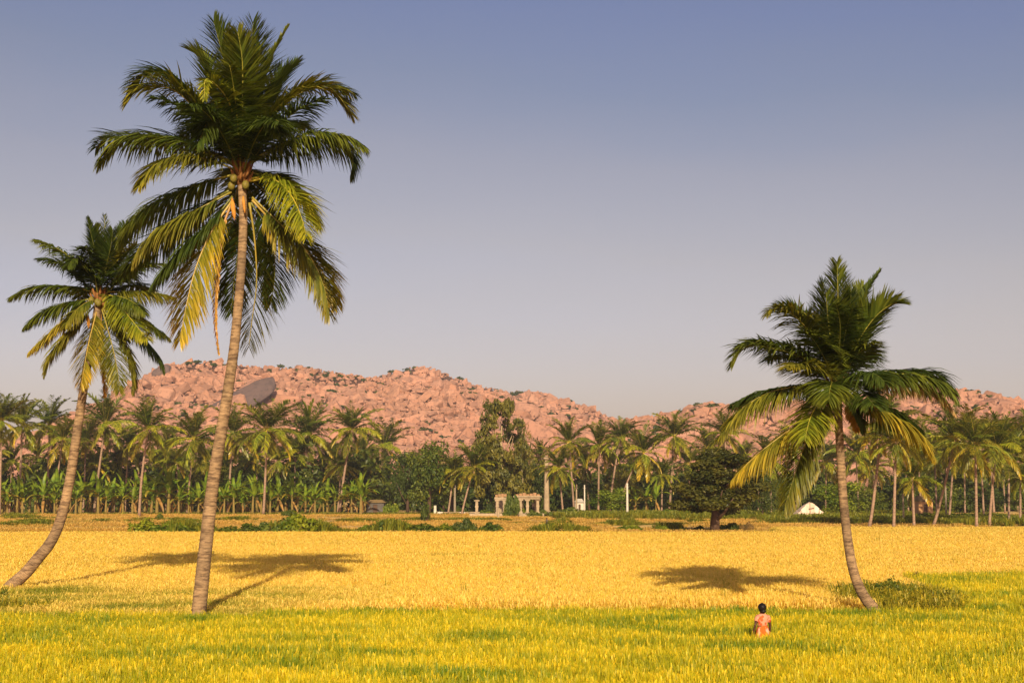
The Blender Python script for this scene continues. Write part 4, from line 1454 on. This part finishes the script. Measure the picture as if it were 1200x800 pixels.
for i, (x, tp, w) in enumerate([(-10, 528, 70), (35, 540, 70), (85, 538, 66), (132, 536, 70), (182, 540, 64), (236, 538, 70), (290, 536, 70), (338, 534, 70), (380, 530, 66), (418, 528, 66), (455, 536, 60)]):
    T(x, tp, w, 600, 'round', ['dark', 'dark', 'olive'][i % 3], 'shaded broadleaf tree in the dark back row behind the left bananas', D=272 + 5 * (i % 3), var=i % 4, cz=.03,
      group='shaded trees in the back row of the left grove', n=2600)
for i, (x, tp, w) in enumerate([(520, 540, 60), (650, 548, 56), (700, 545, 56), (800, 548, 60), (860, 548, 60), (940, 545, 60), (1040, 545, 60), (1090, 540, 60), (1135, 540, 60), (1185, 538, 60)]):
    T(x, tp, w, 600, 'round', ['dark', 'mid', 'dark'][i % 3], 'distant broadleaf tree in the dark back row behind the centre and right palms', D=285 + 5 * (i % 3), var=i % 4, cz=.03,
      group='distant trees in the back row behind the centre and right palms', n=2600)


def bush(x, top, w, base, tone, label, var=0, D=None, name='bush', n=1400, size=.09):
    D = D or GD(base)
    g = P(x, 575, D); g.z = 0
    H = max(0.4, P(x, top, D).z)
    root = thing(name, g, label, 'bush')
    hw = w / (F / D) / 2
    rg = random.Random(int(x))
    link('foliage', crown_mesh('bush', tone, var, n, size), root, (0, 0, 0), (0, 0, rg.uniform(0, 6.28)), (hw, hw * 0.8, H / 0.80))
    mb = MB()
    for i in range(5):
        a = rg.uniform(0, 6.28)
        mb.tube([(0, 0, -.02), (math.cos(a) * hw * .25, math.sin(a) * hw * .25, H * .35), (math.cos(a) * hw * .5, math.sin(a) * hw * .5, H * .7)], [.05, .035, .01], 5)
    link('stem', mb.mesh('stem', MAT['bark']), root)
    return root


BUSHES = [
    (205, 612, 44, 627, 'bright', 'bright low bush joining the two bushes left of the tallest trunk'),
    (316, 610, 40, 627, 'mid', 'green bush on the left flank of the biggest bright bush'),
    (368, 608, 34, 626, 'mid', 'green bush on the right flank of the biggest bright bush'),
    (428, 615, 30, 625, 'bright', 'low bright clump starting the row before the broad tree'),
    (474, 612, 40, 625, 'bright', 'bright clump second in the row before the broad tree'),
    (524, 613, 36, 625, 'bright', 'bright clump in the middle of the row before the ruin'),
    (597, 596, 22, 606, 'mid', 'bush covering the foot of the left half of the ruin'),
    (570, 597, 26, 605, 'bright', 'bright low bush along the front of the ruin platform, left'),
    (625, 598, 26, 606, 'mid', 'low bush along the front of the ruin platform, right'),
    (600, 575, 20, 606, 'mid', 'tall green bush growing in the middle of the ruin between its two halves'),
    (574, 586, 12, 605, 'dark', 'narrow dark bush at the left part of the ruin'),
    (172, 608, 54, 627, 'bright', 'grassy green bush left of the tallest trunk at the field edge'),
    (222, 616, 50, 627, 'mid', 'low dark green bush touching the left side of the tallest trunk'),
    (283, 612, 62, 627, 'mid', 'low green bush just right of the tallest trunk'),
    (345, 602, 70, 627, 'bright', 'biggest bright green bush at the far edge of the golden field'),
    (393, 615, 18, 625, 'brown', 'tiny brownish bush right of the biggest bright one'),
    (447, 608, 56, 625, 'mid', 'dark green bush in front of the broad tree, left end of its row'),
    (500, 613, 70, 625, 'mid', 'long low green bush in the row before the broad tree'),
    (546, 608, 34, 625, 'dark', 'dark green bush in the row left of the ruin'),
    (575, 610, 40, 624, 'mid', 'green bush at the right end of the row before the ruin'),
    (658, 618, 50, 624, 'mid', 'low bush beside the distant figure'),
    (738, 615, 46, 623, 'bright', 'low green clump below the white post'),
    (776, 615, 26, 622, 'bright', 'small green clump left of the spreading tree'),
    (819, 615, 18, 622, 'mid', 'tiny green bush at the foot of the forked trunk, left side'),
    (856, 612, 26, 622, 'dark', 'dark bush at the foot of the forked trunk, right side'),
    (874, 611, 16, 622, 'brown', 'brown dry bush right of the forked trunk'),
    (500, 588, 20, 612, 'dark', 'small upright dark bush standing alone before the broad tree'),
    (459, 590, 24, 602, 'bright', 'bright rounded bush left of the broad tree'),
    (570, 594, 20, 603, 'dark', 'dark little bush before the left part of the ruin'),
    (606, 593, 26, 604, 'bright', 'bright green bush under the right pillars of the ruin'),
    (621, 595, 14, 605, 'dark', 'dark narrow bush right under the pillars of the ruin'),
    (640, 596, 24, 605, 'mid', 'round bush below the stone pillar'),
    (670, 594, 44, 606, 'mid', 'wide dark bush right of the stone pillar'),
    (724, 597, 16, 605, 'dark', 'small dark bush left of the white post'),
    (784, 596, 24, 607, 'bright', 'round bright bush left of the spreading tree'),
    (806, 597, 30, 607, 'bright', 'bright bush just behind the spreading tree'),
    (645, 583, 44, 598, 'mid', 'green scrub mound at the base of the stone pillar'),
    (690, 588, 60, 600, 'mid', 'wide scrub mound around the two thin posts'),
    (187, 601, 16, 611, 'mid', 'small bush in front of the bananas left of the tallest trunk'),
    (340, 596, 24, 607, 'mid', 'bush at the foot of the bananas behind the biggest bright bush'),
    (895, 603, 40, 608, 'mid', 'low bush under the tip of the hanging front frond'),
    (1082, 600, 30, 611, 'dark', 'dark bush behind the short palm before the mud hut'),
    (1127, 600, 40, 611, 'mid', 'low bush between the slanting and the upright white trunk'),
    (1165, 601, 36, 610, 'dark', 'dark bush at the foot of the palm with long low fronds'),
    (1070, 668, 20, 690, 'brown', 'thin brownish bush at the far end of the weedy hollow'),
    (1035, 676, 70, 708, 'mid', 'leafy bush filling the hollow behind the bent trunk'),
    (1060, 680, 40, 706, 'bright', 'lighter green bush at the right of the hollow'),
    (6, 690, 34, 716, 'mid', 'dark leafy bush at the left picture edge below the leaning palm'),
]
for i, b in enumerate(BUSHES):
    near = b[3] > 650
    bush(*b, var=i % 3, n=2600 if near else 1200, size=.05 if near else .1, D=GD(b[3], 0.0) - (2 if near else 0))

# shrubs growing on the rocks
for hl, x, y, w, lab in [(BACK, 478, 434, 7, 'tiny green shrub on the left shoulder of the back summit'), (BACK, 539, 444, 17, 'dark green shrub on the right shoulder of the back summit'),
                         (BACK, 555, 456, 14, 'pale green shrub below the summit shoulder'), (BACK, 604, 462, 26, 'longest dark green shrub strip on the skyline above the slender tree'),
                         (BACK, 627, 481, 20, 'dark green shrub right of the slender tree top'), (MAIN, 317, 434, 13, 'dusty green shrub on the ridge above the dark slab'),
                         (MAIN, 527, 478, 9, 'small shrub in a crack in the middle of the hill'), (MAIN, 500, 465, 7, 'small shrub high in the middle of the hill'),
                         (RIGHT, 1172, 478, 14, 'green shrub on the right hill near the picture edge'), (RIGHT, 1110, 488, 9, 'small shrub low on the right hill'),
                         (MAIN, 335, 458, 8, 'small shrub at the upper end of the dark slab'), (MAIN, 512, 497, 8, 'dark shrub between boulders low in the middle of the hill')]:
    p = hl.hit(x, y)
    root = thing('hill_shrub', p, lab, 'shrub')
    s = w / (F / p.y) / 2
    link('foliage', crown_mesh('bush', 'dark', 1, 900, .13), root, (0, -1, -s * .35), (0, 0, x), (s, s * 0.8, s * 0.9))


# ------------------------------------------------------------------ banana plants
def banana_leaf(L, w, el, dr, seed, ca, cb):
    rg = random.Random(seed)
    mb = MB()
    e = math.radians(el); cur = Vector((0, 0, 0)); prev = None
    n = 8
    for j in range(n + 1):
        t = j / n
        tg = Vector((math.cos(e), 0, math.sin(e)))
        wd = w * (0.12 if j == 0 else math.sin(math.pi * min(1, 0.12 + t * 0.86)) ** 0.6)
        nr = Vector((-math.sin(e), 0, math.cos(e)))
        k = rg.random()
        c = tuple(ca[m] + (cb[m] - ca[m]) * k for m in range(3))
        rg2 = rg.uniform(.75, 1.1)
        row = (mb.vert(cur + Vector((0, -wd / 2 * rg2, 0)) + nr * wd * .18, c), mb.vert(cur, tuple(x * 1.4 for x in c)), mb.vert(cur + Vector((0, wd / 2 * rg2, 0)) + nr * wd * .18, c))
        if prev:
            mb.face(prev[0], prev[1], row[1], row[0]); mb.face(prev[1], prev[2], row[2], row[1])
        prev = row
        cur = cur + tg * (L / n)
        e -= math.radians(dr) / n * (0.4 + 1.3 * t)
    return mb.mesh('leaf', MAT['fol'])


g1, g2 = (0.045, 0.10, 0.007), (0.14, 0.20, 0.014)
BL = [banana_leaf(2.5, .55, 80, 30, 1, g1, g2), banana_leaf(2.6, .6, 62, 80, 2, g1, g2), banana_leaf(2.6, .6, 50, 100, 3, g1, g2), banana_leaf(2.3, .5, 30, 95, 4, (0.10, 0.11, .012), (0.26, .22, .03)),
      banana_leaf(1.9, .35, -45, 45, 5, (.12, .08, .025), (.24, .15, .05))]


def banana_stem():
    mb = MB()
    rg = random.Random(4)
    mb.tube([(0, 0, 0), (0.02, 0, .8), (0.05, 0, 1.7), (.08, 0, 2.6)], [.17, .15, .12, .07], 8)
    me = mb.mesh('stem', m_plain('banana_stem', (0.26, 0.17, 0.045), (0.10, 0.09, 0.025), 1.1))
    return me


BST = banana_stem()


def banana(x, D, s, label, group):
    g = P(x, 575, D); g.z = 0
    rg = random.Random(int(x * 11 + D))
    root = thing('banana_plant', g, label, 'banana plant', group, rg.uniform(0, 6.28), s)
    link('stem', BST, root)
    a = rg.uniform(0, 6.28)
    for i, k in enumerate((0, 0, 1, 1, 2, 2, 3, 3, 2, 4) if rg.random() < .7 else (0, 1, 1, 2, 3, 2, 1, 3, 4)):
        a += 2.4 + rg.uniform(-.3, .3)
        link('leaf', BL[k], root, (.08, 0, 2.55 - .09 * i), (rg.uniform(-.2, .2), rg.uniform(-.15, .15), a))


gi = 0
rgb = random.Random(9)
for D, lab, grp, st in ((238, 'banana plant in the front row of the plantation before the left grove', 'banana plants in the front row left', 10.5),
                        (243, 'banana plant in the second row of the plantation before the left grove', 'banana plants in the second row left', 12),
                        (249, 'banana plant in the rear row of the plantation before the left grove', 'banana plants in the rear row left', 14)):
    x = -12
    while x < 432:
        if noise.noise(Vector((x / 22, D * 1.7, 3))) > -.28: banana(x + rgb.uniform(-3, 3), D + rgb.uniform(-1.2, 1.2), rgb.uniform(0.85, 1.5) * (1.06 + .3 * noise.noise(Vector((x / 30, D, 0)))) * (1.0 if x < 250 else .92), lab, grp)
        x += st * rgb.uniform(.8, 1.25)
for x, D, s, lab in ((423, 232, 1.5, 'banana plant with big spread leaves at the right end of the plantation'), (757, 238, 1.15, 'banana plant right of the white post, left of the pair'),
                     (769, 236, 1.2, 'banana plant left of the spreading tree, right of the pair'), (745, 240, 1.0, 'smallest banana plant directly right of the white post')):
    banana(x, D, s, lab, None)


# ------------------------------------------------------------------ ruin, pillar, posts, huts
def ruin():
    D = 222
    pm = F / D
    c = P(594, 575, D); c.z = 0
    root = thing('ruined_pavilion', c, 'ruined pale stone pavilion with pillars and a flat roof slab beneath the tall tree', 'ruin')
    S = lambda px: (px - 594) / pm
    z0 = 0.55
    def part(name, fn, mat='stone'):
        mb = MB(); fn(mb)
        return link(name, mb.mesh(name, MAT[mat]), root)
    part('platform', lambda m: m.box((S(594), 2, z0 / 2), (86 / pm, 8, z0)))
    top = 2.85
    def pillar(px, y, h):
        x = S(px)
        def f(m):
            m.box((x, y, z0 + .12), (.62, .62, .24)); m.box((x, y, z0 + h / 2), (.40, .40, h - .02)); m.box((x, y, z0 + h * .5), (.50, .50, .25)); m.box((x, y, z0 + h - .14), (.8, .55, .2))
        part('pillar', f)
    for px, y, h in ((559, 0, 2.1), (583, 0, 2.2), (591, 0, 2.2), (610, 0, 2.2), (618, 0, 2.2), (630, .3, 2.2), (610, 3.4, 2.2), (628, 3.4, 2.2), (586, 3.4, 2.2)):
        pillar(px, y, h)
    part('lintel', lambda m: m.box((S(618), 0, z0 + 2.34), (30 / pm, .7, .3)))
    part('roof_slab', lambda m: m.box((S(618), 1.7, z0 + 2.6), (33 / pm, 4.6, .22)))
    part('parapet', lambda m: [m.box((S(606 + i * 4.1), .1, z0 + 2.86 + .05 * (i % 3 - 1)), (3.6 / pm, .5, .28 + .12 * (i % 3))) for i in range(7)], 'brick')
    part('lintel', lambda m: m.box((S(587), 0, z0 + 2.34), (15 / pm, .7, .3)))
    part('parapet', lambda m: [m.box((S(582 + i * 3.4), .1, z0 + 2.7 + .08 * (i % 2)), (3 / pm, .5, .4 + .3 * (i == 2))) for i in range(4)], 'brick')
    part('wall', lambda m: m.box((S(587), 2.8, z0 + 1.05), (14 / pm, .4, 2.1)))
    part('step', lambda m: m.box((S(605), -2.3, .15), (3, .6, .3)))


ruin()


def pillar_tower():
    D = 232; pm = F / D
    c = P(640.5, 575, D); c.z = 0
    root = thing('stone_pillar', c, 'tall tapering pale stone lamp pillar standing among the palms', 'pillar')
    H = P(640, 534, D).z
    def part(name, rings, n):
        mb = MB(); mb.loft(rings, n)
        return link(name, mb.mesh(name, MAT['stone']), root)
    part('plinth', [((0, 0, 0), .75, .75), ((0, 0, .5), .75, .75), ((0, 0, .6), .6, .6), ((0, 0, .9), .6, .6)], 4)
    part('shaft', [((0, 0, .9), .48, .48), ((0, 0, H * .5), .40, .40), ((0, 0, H * .93), .30, .30)], 8)
    part('capital', [((0, 0, H * .93), .34, .34), ((0, 0, H * .95), .62, .62), ((0, 0, H * .975), .62, .62), ((0, 0, H * .98), .3, .3), ((0, 0, H), .25, .25)], 8)


pillar_tower()


def post(x, top, base, D, r, label, mat='white', arms=0):
    g = P(x, 575, D); g.z = 0
    H = P(x, top, D).z
    root = thing('post', g, label, 'post')
    mb = MB(); mb.loft([((0, 0, 0), r * 1.3, r * 1.3), ((0, 0, H * .96), r, r), ((0, 0, H * .97), r * 1.2, r * 1.2), ((0, 0, H), r * 1.1, r * 1.1)], 8)
    link('shaft', mb.mesh('shaft', MAT[mat]), root)
    mb = MB(); mb.box((0, 0, H * .9), (.5, .08, .08))
    link('crossbar', mb.mesh('crossbar', MAT['wood']), root)


post(735, 566, 607, 208, .14, 'thick white concrete post standing alone in the field')
post(685, 568, 597, 232, .10, 'thin pale post right of the tall straight palm', 'white')
post(675.5, 568, 596, 234, .12, 'thin brownish white post against the tall straight palm', 'stone')
post(533, 567, 599, 236, .16, 'grey metal post left of the slanting palm', 'wood')
post(510, 592, 603, 238, .22, 'short white stub post behind the lone dark bush')
post(584, 595, 608, 205, .11, 'slim pale stake in front of the ruin', 'stone')
post(1108, 568, 605, 205, .12, 'slim wooden post among the slanting palms', 'wood')
post(1058, 578, 612, 172, .10, 'thin pale sapling stake left of the short palm', 'stone')


def low_wall():
    D = 236; pm = F / D
    c = P(545, 575, D); c.z = 0
    root = thing('low_wall', c, 'low whitewashed wall running left of the ruin', 'wall')
    for i in range(10):
        mb = MB(); mb.box(((i - 4.5) * 6.4 / pm, 0, .3), (6.2 / pm, .45, .6 - .05 * (i % 3)))
        link('stone', mb.mesh('stone', MAT['stone'] if i % 4 else MAT['white']), root)


low_wall()


def far_building(x, top, w, D, label, wall, roof):
    g = P(x, 575, D); g.z = 0
    root = thing('hut', g, label, 'hut')
    pm = F / D; hw = w / pm / 2; H = P(x, top, D).z
    mb = MB()
    mb.box((-hw * .62, 0, H * .4), (hw * .72, .25, H * .8)); mb.box((hw * .62, 0, H * .4), (hw * .72, .25, H * .8)); mb.box((0, 0, H * .74), (hw * .52, .25, H * .12))
    mb.box((-hw + .12, 1.6, H * .4), (.25, 2.9, H * .8)); mb.box((hw - .12, 1.6, H * .4), (.25, 2.9, H * .8)); mb.box((0, 3.2, H * .4), (hw * 1.95, .25, H * .8))
    link('wall', mb.mesh('wall', wall), root)
    mb = MB(); mb.box((0, .06, H * .34), (hw * .5, .08, H * .66), (.10, .06, .04))
    link('door', mb.mesh('door', MAT['vc']), root)
    mb = MB()
    n = [mb.vert(v) for v in ((-hw * 1.12, -.4, H * .82), (hw * 1.12, -.4, H * .82), (hw * 1.12, 3.6, H * .82), (-hw * 1.12, 3.6, H * .82), (-hw * .7, 1.6, H * 1.05), (hw * .7, 1.6, H * 1.05))]
    for f in ((0, 1, 5, 4), (1, 2, 5), (2, 3, 4, 5), (3, 0, 4), (3, 2, 1, 0)): mb.face(*f)
    link('roof', mb.mesh('roof', roof), root)


mud = m_plain('mud_plaster', (0.58, 0.33, 0.15), (0.46, 0.25, 0.11), 2)
grey = m_plain('grey_plaster', (0.11, 0.095, 0.09), (0.07, 0.065, 0.06), 2)
thatch = m_plain('thatch', (0.30, 0.20, 0.08), (0.16, 0.10, 0.04), 6)
far_building(1084, 582, 17, 205, 'small mud walled hut with a low thatch roof inside the right grove', mud, thatch)
far_building(440, 586, 20, 256, 'grey shed half hidden at the right end of the banana plantation', grey, thatch)
far_building(679, 585, 10, 243, 'tiny white shrine between the two thin posts', MAT['white'], MAT['white'])


def tent():
    D = 204; pm = F / D
    g = P(949, 575, D); g.z = 0
    root = thing('tarpaulin_hut', g, 'white patched tarpaulin hut with a rounded gable at the edge of the right grove', 'hut', scale=.86)
    prof = [(-2.25, 0), (-2.2, .75), (-1.75, 1.35), (-1.1, 2.05), (-.45, 2.6), (0, 2.85), (.5, 2.65), (1.15, 2.1), (1.75, 1.5), (2.2, .95), (2.3, 0)]
    rg = random.Random(2)
    sheet = m_vc('tarpaulin', .6, 3.0)
    cols = [(.80, .62, .50), (.74, .55, .43), (.82, .66, .55), (.70, .48, .36), (.78, .60, .50)]
    mb = MB()
    rows = []
    for k in range(7):
        y = k * .75
        rows.append([mb.vert((x * (1 + rg.uniform(-.02, .02)), y, z * (1 + rg.uniform(-.03, .03)) * (1 - .03 * k)), cols[k % 5]) for x, z in prof])
    for a, b in zip(rows, rows[1:]):
        for i in range(len(prof) - 1): mb.face(a[i], b[i], b[i + 1], a[i + 1])
    mb.face(*rows[-1])
    link('cover', mb.mesh('cover', sheet), root)
    # front made of hanging sheets
    def h(x): return float(np.interp(x, [p[0] for p in prof], [p[1] for p in prof]))
    xs = [-2.2, -1.55, -.8, -.1, .75, 1.45, 2.2]
    for i, (a, b) in enumerate(zip(xs, xs[1:])):
        for lo, hi in ((0, 1.15), (1.12, 3)):
            mb = MB()
            ta, tb = min(hi, h(a + .02)) - .03, min(hi, h(b - .02)) - .03
            if ta <= lo + .05 and tb <= lo + .05: continue
            ta, tb = max(ta, lo + .03), max(tb, lo + .03)
            mid = min(hi, h((a + b) / 2)) - .02
            d = -.02 - .025 * ((i + (lo > 0)) % 3)
            q = [(a - .03, d, lo), ((a + b) / 2, d - .07, lo - .0), (b + .03, d, lo), (b + .03, d - .01, tb), ((a + b) / 2, d - .05, mid), (a - .03, d - .01, ta)]
            c = cols[rg.randrange(5)]
            ids = [mb.vert(p, c) for p in q] + [mb.vert((p[0], p[1] + .02, p[2]), c) for p in q]
            mb.face(0, 1, 4, 5); mb.face(1, 2, 3, 4); mb.face(11, 10, 7, 6); mb.face(10, 9, 8, 7)
            for e in range(6): mb.face(e, 6 + e, 6 + (e + 1) % 6, (e + 1) % 6)
            link('sheet', mb.mesh('sheet', sheet), root)
    for x in (-1.6, -.05, 1.5):
        mb = MB(); mb.tube([(x, -.17, 0), (x * .96, -.16, h(x) - .05)], .04, 6)
        link('pole', mb.mesh('pole', MAT['wood']), root)
    mb = MB(); mb.box((.15, -.12, 1.75), (.9, .06, .16), (.12, .08, .05), Matrix.Rotation(-.15, 3, 'Y'))
    link('vent', mb.mesh('vent', MAT['vc']), root)


tent()


# ------------------------------------------------------------------ people
def skinned(name, verts, edges, radii, mat, parent, levels=2, root_i=0):
    me = bpy.data.meshes.new(name)
    me.from_pydata([tuple(v) for v in verts], edges, [])
    o = link(name, me, parent)
    o.modifiers.new('skin', 'SKIN')
    if not me.skin_vertices:
        bpy.context.view_layer.update()
    sv = me.skin_vertices[0].data if me.skin_vertices else None
    if sv is None:
        me.attributes  # no layer
    for i, r in enumerate(radii):
        sv[i].radius = (r, r) if not isinstance(r, tuple) else r
        sv[i].use_root = (i == root_i)
    o.modifiers['skin'].use_smooth_shade = True
    s = o.modifiers.new('sub', 'SUBSURF'); s.levels = levels; s.render_levels = levels
    me.materials.append(mat)
    return o


def person(loc, rz, scale, label, cloth, arms, stride=.1, bun=True):
    root = thing('person', loc, label, 'person', rz=rz, scale=scale)
    V, E, Rr = [], [], []

    def add(p, r, parent=None):
        V.append(Vector(p)); Rr.append(r)
        if parent is not None: E.append((parent, len(V) - 1))
        return len(V) - 1
    pel = add((0, 0, .80), (.115, .09))
    sp = add((0, .01, .95), (.10, .075), pel)
    ch = add((0, .0, 1.08), (.125, .085), sp)
    nk0 = add((0, 0, 1.185), (.06, .05), ch)
    nk = add((-.01, .01, 1.225), .042, nk0)
    hd = add((-.02, .02, 1.30), .068, nk)
    hd2 = add((-.02, .015, 1.37), .075, hd)
    add((-.02, .01, 1.425), .045, hd2)
    for s in (-1, 1):
        hip = add((s * .075, 0, .76), .082, pel)
        kn = add((s * .08, s * stride + .02, .42), .055, hip)
        an = add((s * .08, s * stride * 1.6 - .03, .07), .033, kn)
        add((s * .085, s * stride * 1.6 + .10, .025), .028, an)
    for s, (el, wr) in zip((-1, 1), arms):
        sh = add((s * .15, 0, 1.14), .045, ch)
        e = add(el, .034, sh)
        w = add(wr, .023, e)
        d = (Vector(wr) - Vector(el)).normalized()
        sd = d.cross(Vector((s, 0, 0)))
        sd = sd.normalized() if sd.length > .1 else Vector((0, 1, 0))
        pm = add(Vector(wr) + d * .055, (.026, .016), w)
        for i, (o, l) in enumerate(((-.024, .050), (-.008, .06), (.008, .056), (.024, .045))):
            k = add(Vector(wr) + d * (.075 + .01 * (i % 2)) + sd * o, .0085, pm)
            m = add(Vector(wr) + d * (.08 + l * .6) + sd * o * 1.2 + Vector((-s * .008, 0, 0)), .0075, k)
            add(Vector(wr) + d * (.08 + l) + sd * o * 1.2 + Vector((-s * .022, 0, 0)), .006, m)
        th = add(Vector(wr) + d * .03 + sd * .030, .010, w)
        add(Vector(wr) + d * .065 + sd * .048, .008, th)
    skinned('body', V, E, Rr, MAT['skin'], root)
    # face (turned away from the camera) and ears
    mb = MB()
    mb.tube([(-.02, .085, 1.345), (-.02, .108, 1.325), (-.02, .09, 1.315)], [.008, .014, .008], 6)
    link('nose', mb.mesh('nose', MAT['skin'], True), root)
    mb = MB(); mb.tube([(-.045, .088, 1.29), (-.02, .096, 1.288), (.005, .088, 1.29)], [.004, .008, .004], 6, (.16, .05, .04))
    link('mouth', mb.mesh('mouth', MAT['vc'], True), root)
    for s in (-1, 1):
        mb = MB(); mb.loft([((-.02 + s * .03, .083, 1.342), .004, .003), ((-.02 + s * .03, .084, 1.35), .013, .006), ((-.02 + s * .03, .083, 1.358), .004, .003)], 8, (.7, .68, .64))
        link('eye', mb.mesh('eye', MAT['vc'], True), root)
        mb = MB(); mb.tube([(-.02 + s * .078, .0, 1.315), (-.02 + s * .088, -.005, 1.34), (-.02 + s * .078, -.005, 1.365)], [.006, .013, .008], 6)
        link('ear', mb.mesh('ear', MAT['skin'], True), root)
    bm = bmesh.new()
    bmesh.ops.create_icosphere(bm, subdivisions=3, radius=1)
    for v in bm.verts:
        f = 1 + .16 * noise.noise(v.co * 2.2) + .05 * noise.noise(v.co * 7)
        y = v.co.y
        v.co = Vector((v.co.x * .100, v.co.y * .105 - .022, v.co.z * .106)) * f
        if v.co.z < -.02 and y > .1: v.co.z = -.02
        v.co += Vector((-.02, 0, 1.365))
    if bun:
        r = bmesh.ops.create_icosphere(bm, subdivisions=2, radius=.048)
        for v in r['verts']:
            v.co = Vector((v.co.x * 1.3, v.co.y * .8, v.co.z)) + Vector((-.02, -.09, 1.275))
    me = bpy.data.meshes.new('hair'); bm.to_mesh(me); bm.free()
    me.materials.append(MAT['hair'])
    me.polygons.foreach_set('use_smooth', [True] * len(me.polygons))
    link('hair', me, root)
    top, bottom, kind = cloth
    mb = MB()
    mb.loft([((0, .01, .90), .135, .105), ((0, .01, .98), .122, .098), ((0, .0, 1.07), .150, .112), ((0, 0, 1.14), .172, .105), ((0, 0, 1.185), .12, .080), ((0, 0, 1.215), .065, .058)], 18)
    for s, (el, wr) in zip((-1, 1), arms):
        a = Vector((s * .125, 0, 1.145)); b = a.lerp(Vector(el), .62)
        mb.tube([a, a.lerp(b, .5) + Vector((s * .012, 0, 0)), b], [.066, .060, .056], 10)
    link('blouse' if kind == 'skirt' else 'shirt', mb.mesh('blouse', top, True), root)
    mb = MB()
    if kind == 'skirt':
        n = 28
        for z, rx, ry, fl in ((.93, .120, .10, 0), (.86, .148, .125, .04), (.72, .175, .155, .08), (.5, .215, .19, .1), (.25, .25, .22, .14)):
            for k in range(n):
                th = 6.2832 * k / n
                f = 1 + fl * math.sin(th * 7 + z * 3)
                mb.vert((rx * math.cos(th) * f, ry * math.sin(th) * f, z))
        for i in range(4):
            for k in range(n):
                mb.face(i * n + k, i * n + (k + 1) % n, (i + 1) * n + (k + 1) % n, (i + 1) * n + k)
        link('skirt', mb.mesh('skirt', bottom, True), root)
        mb = MB(); mb.loft([((0, .01, .905), .142, .112), ((0, .01, .94), .138, .108)], 18)
        link('waistband', mb.mesh('waistband', MAT['fibre'], True), root)
    else:
        for s in (-1, 1):
            mb.tube([(s * .06, 0, .86), (s * .085, s * stride + .02, .42), (s * .08, s * stride * 1.6 - .03, .1)], [.12, .08, .06], 10)
        link('trousers', mb.mesh('trousers', bottom, True), root)
    return root


def m_floral():
    t = NT('salmon_floral_cloth')
    v = t.pos((1, 1, 1), obj=True)
    vo = t.n('TexVoronoi'); t.t.links.new(v, vo.inputs['Vector']); vo.inputs['Scale'].default_value = 11
    c = t.mix(t.rng(vo.outputs['Distance'], .30, .42), (0.55, 0.09, 0.025, 1), (0.62, 0.24, 0.15, 1))
    return t.surf(c, .9, .1)


def m_skirt():
    t = NT('orange_cloth')
    v = t.pos((1, 1, .45), obj=True)
    n = t.noise(v, 9, 3)
    return t.surf(t.mix(t.rng(n, .56, .62), (0.62, 0.10, 0.015, 1), (0.62, 0.32, 0.22, 1)), .9, .1, n, .3, .02)


wp = P(894, 742, 33.6); wp.z = 0
person(wp, .42, .96, 'woman seen from behind wading through the rice in a salmon floral blouse and orange skirt', (m_floral(), m_skirt(), 'skirt'),
       [((-.275, -.10, .97), (-.31, -.04, .76)), ((.215, .0, .92), (.215, .03, .70))], .06)
fp = G(641, 618)
person(fp, -.9, .74, 'small distant figure in dark trousers walking past low bushes in front of the ruin',
       (m_plain('grey_shirt', (.12, .10, .08), (.08, .07, .06)), m_plain('dark_trousers', (.03, .028, .03)), 'trousers'),
       [((-.22, -.05, .92), (-.20, .05, .73)), ((.22, .06, .92), (.2, .16, .75))], .14, bun=False)


# ------------------------------------------------------------------ the evening haze
HAZE = 0.00013
mb = MB(); mb.box((0, 560, 69), (2400, 1480, 140))
hm = bpy.data.materials.new('haze'); hm.use_nodes = True
hm.node_tree.nodes.clear()
ho_ = hm.node_tree.nodes.new('ShaderNodeOutputMaterial')
hv = hm.node_tree.nodes.new('ShaderNodeVolumePrincipled')
hv.inputs['Color'].default_value = (0.86, 0.88, 0.97, 1)
hv.inputs['Density'].default_value = HAZE
hm.node_tree.links.new(hv.outputs[0], ho_.inputs['Volume'])
tag(link('haze', mb.mesh('haze', hm)), 'thin pinkish evening haze', 'haze', kind='stuff')
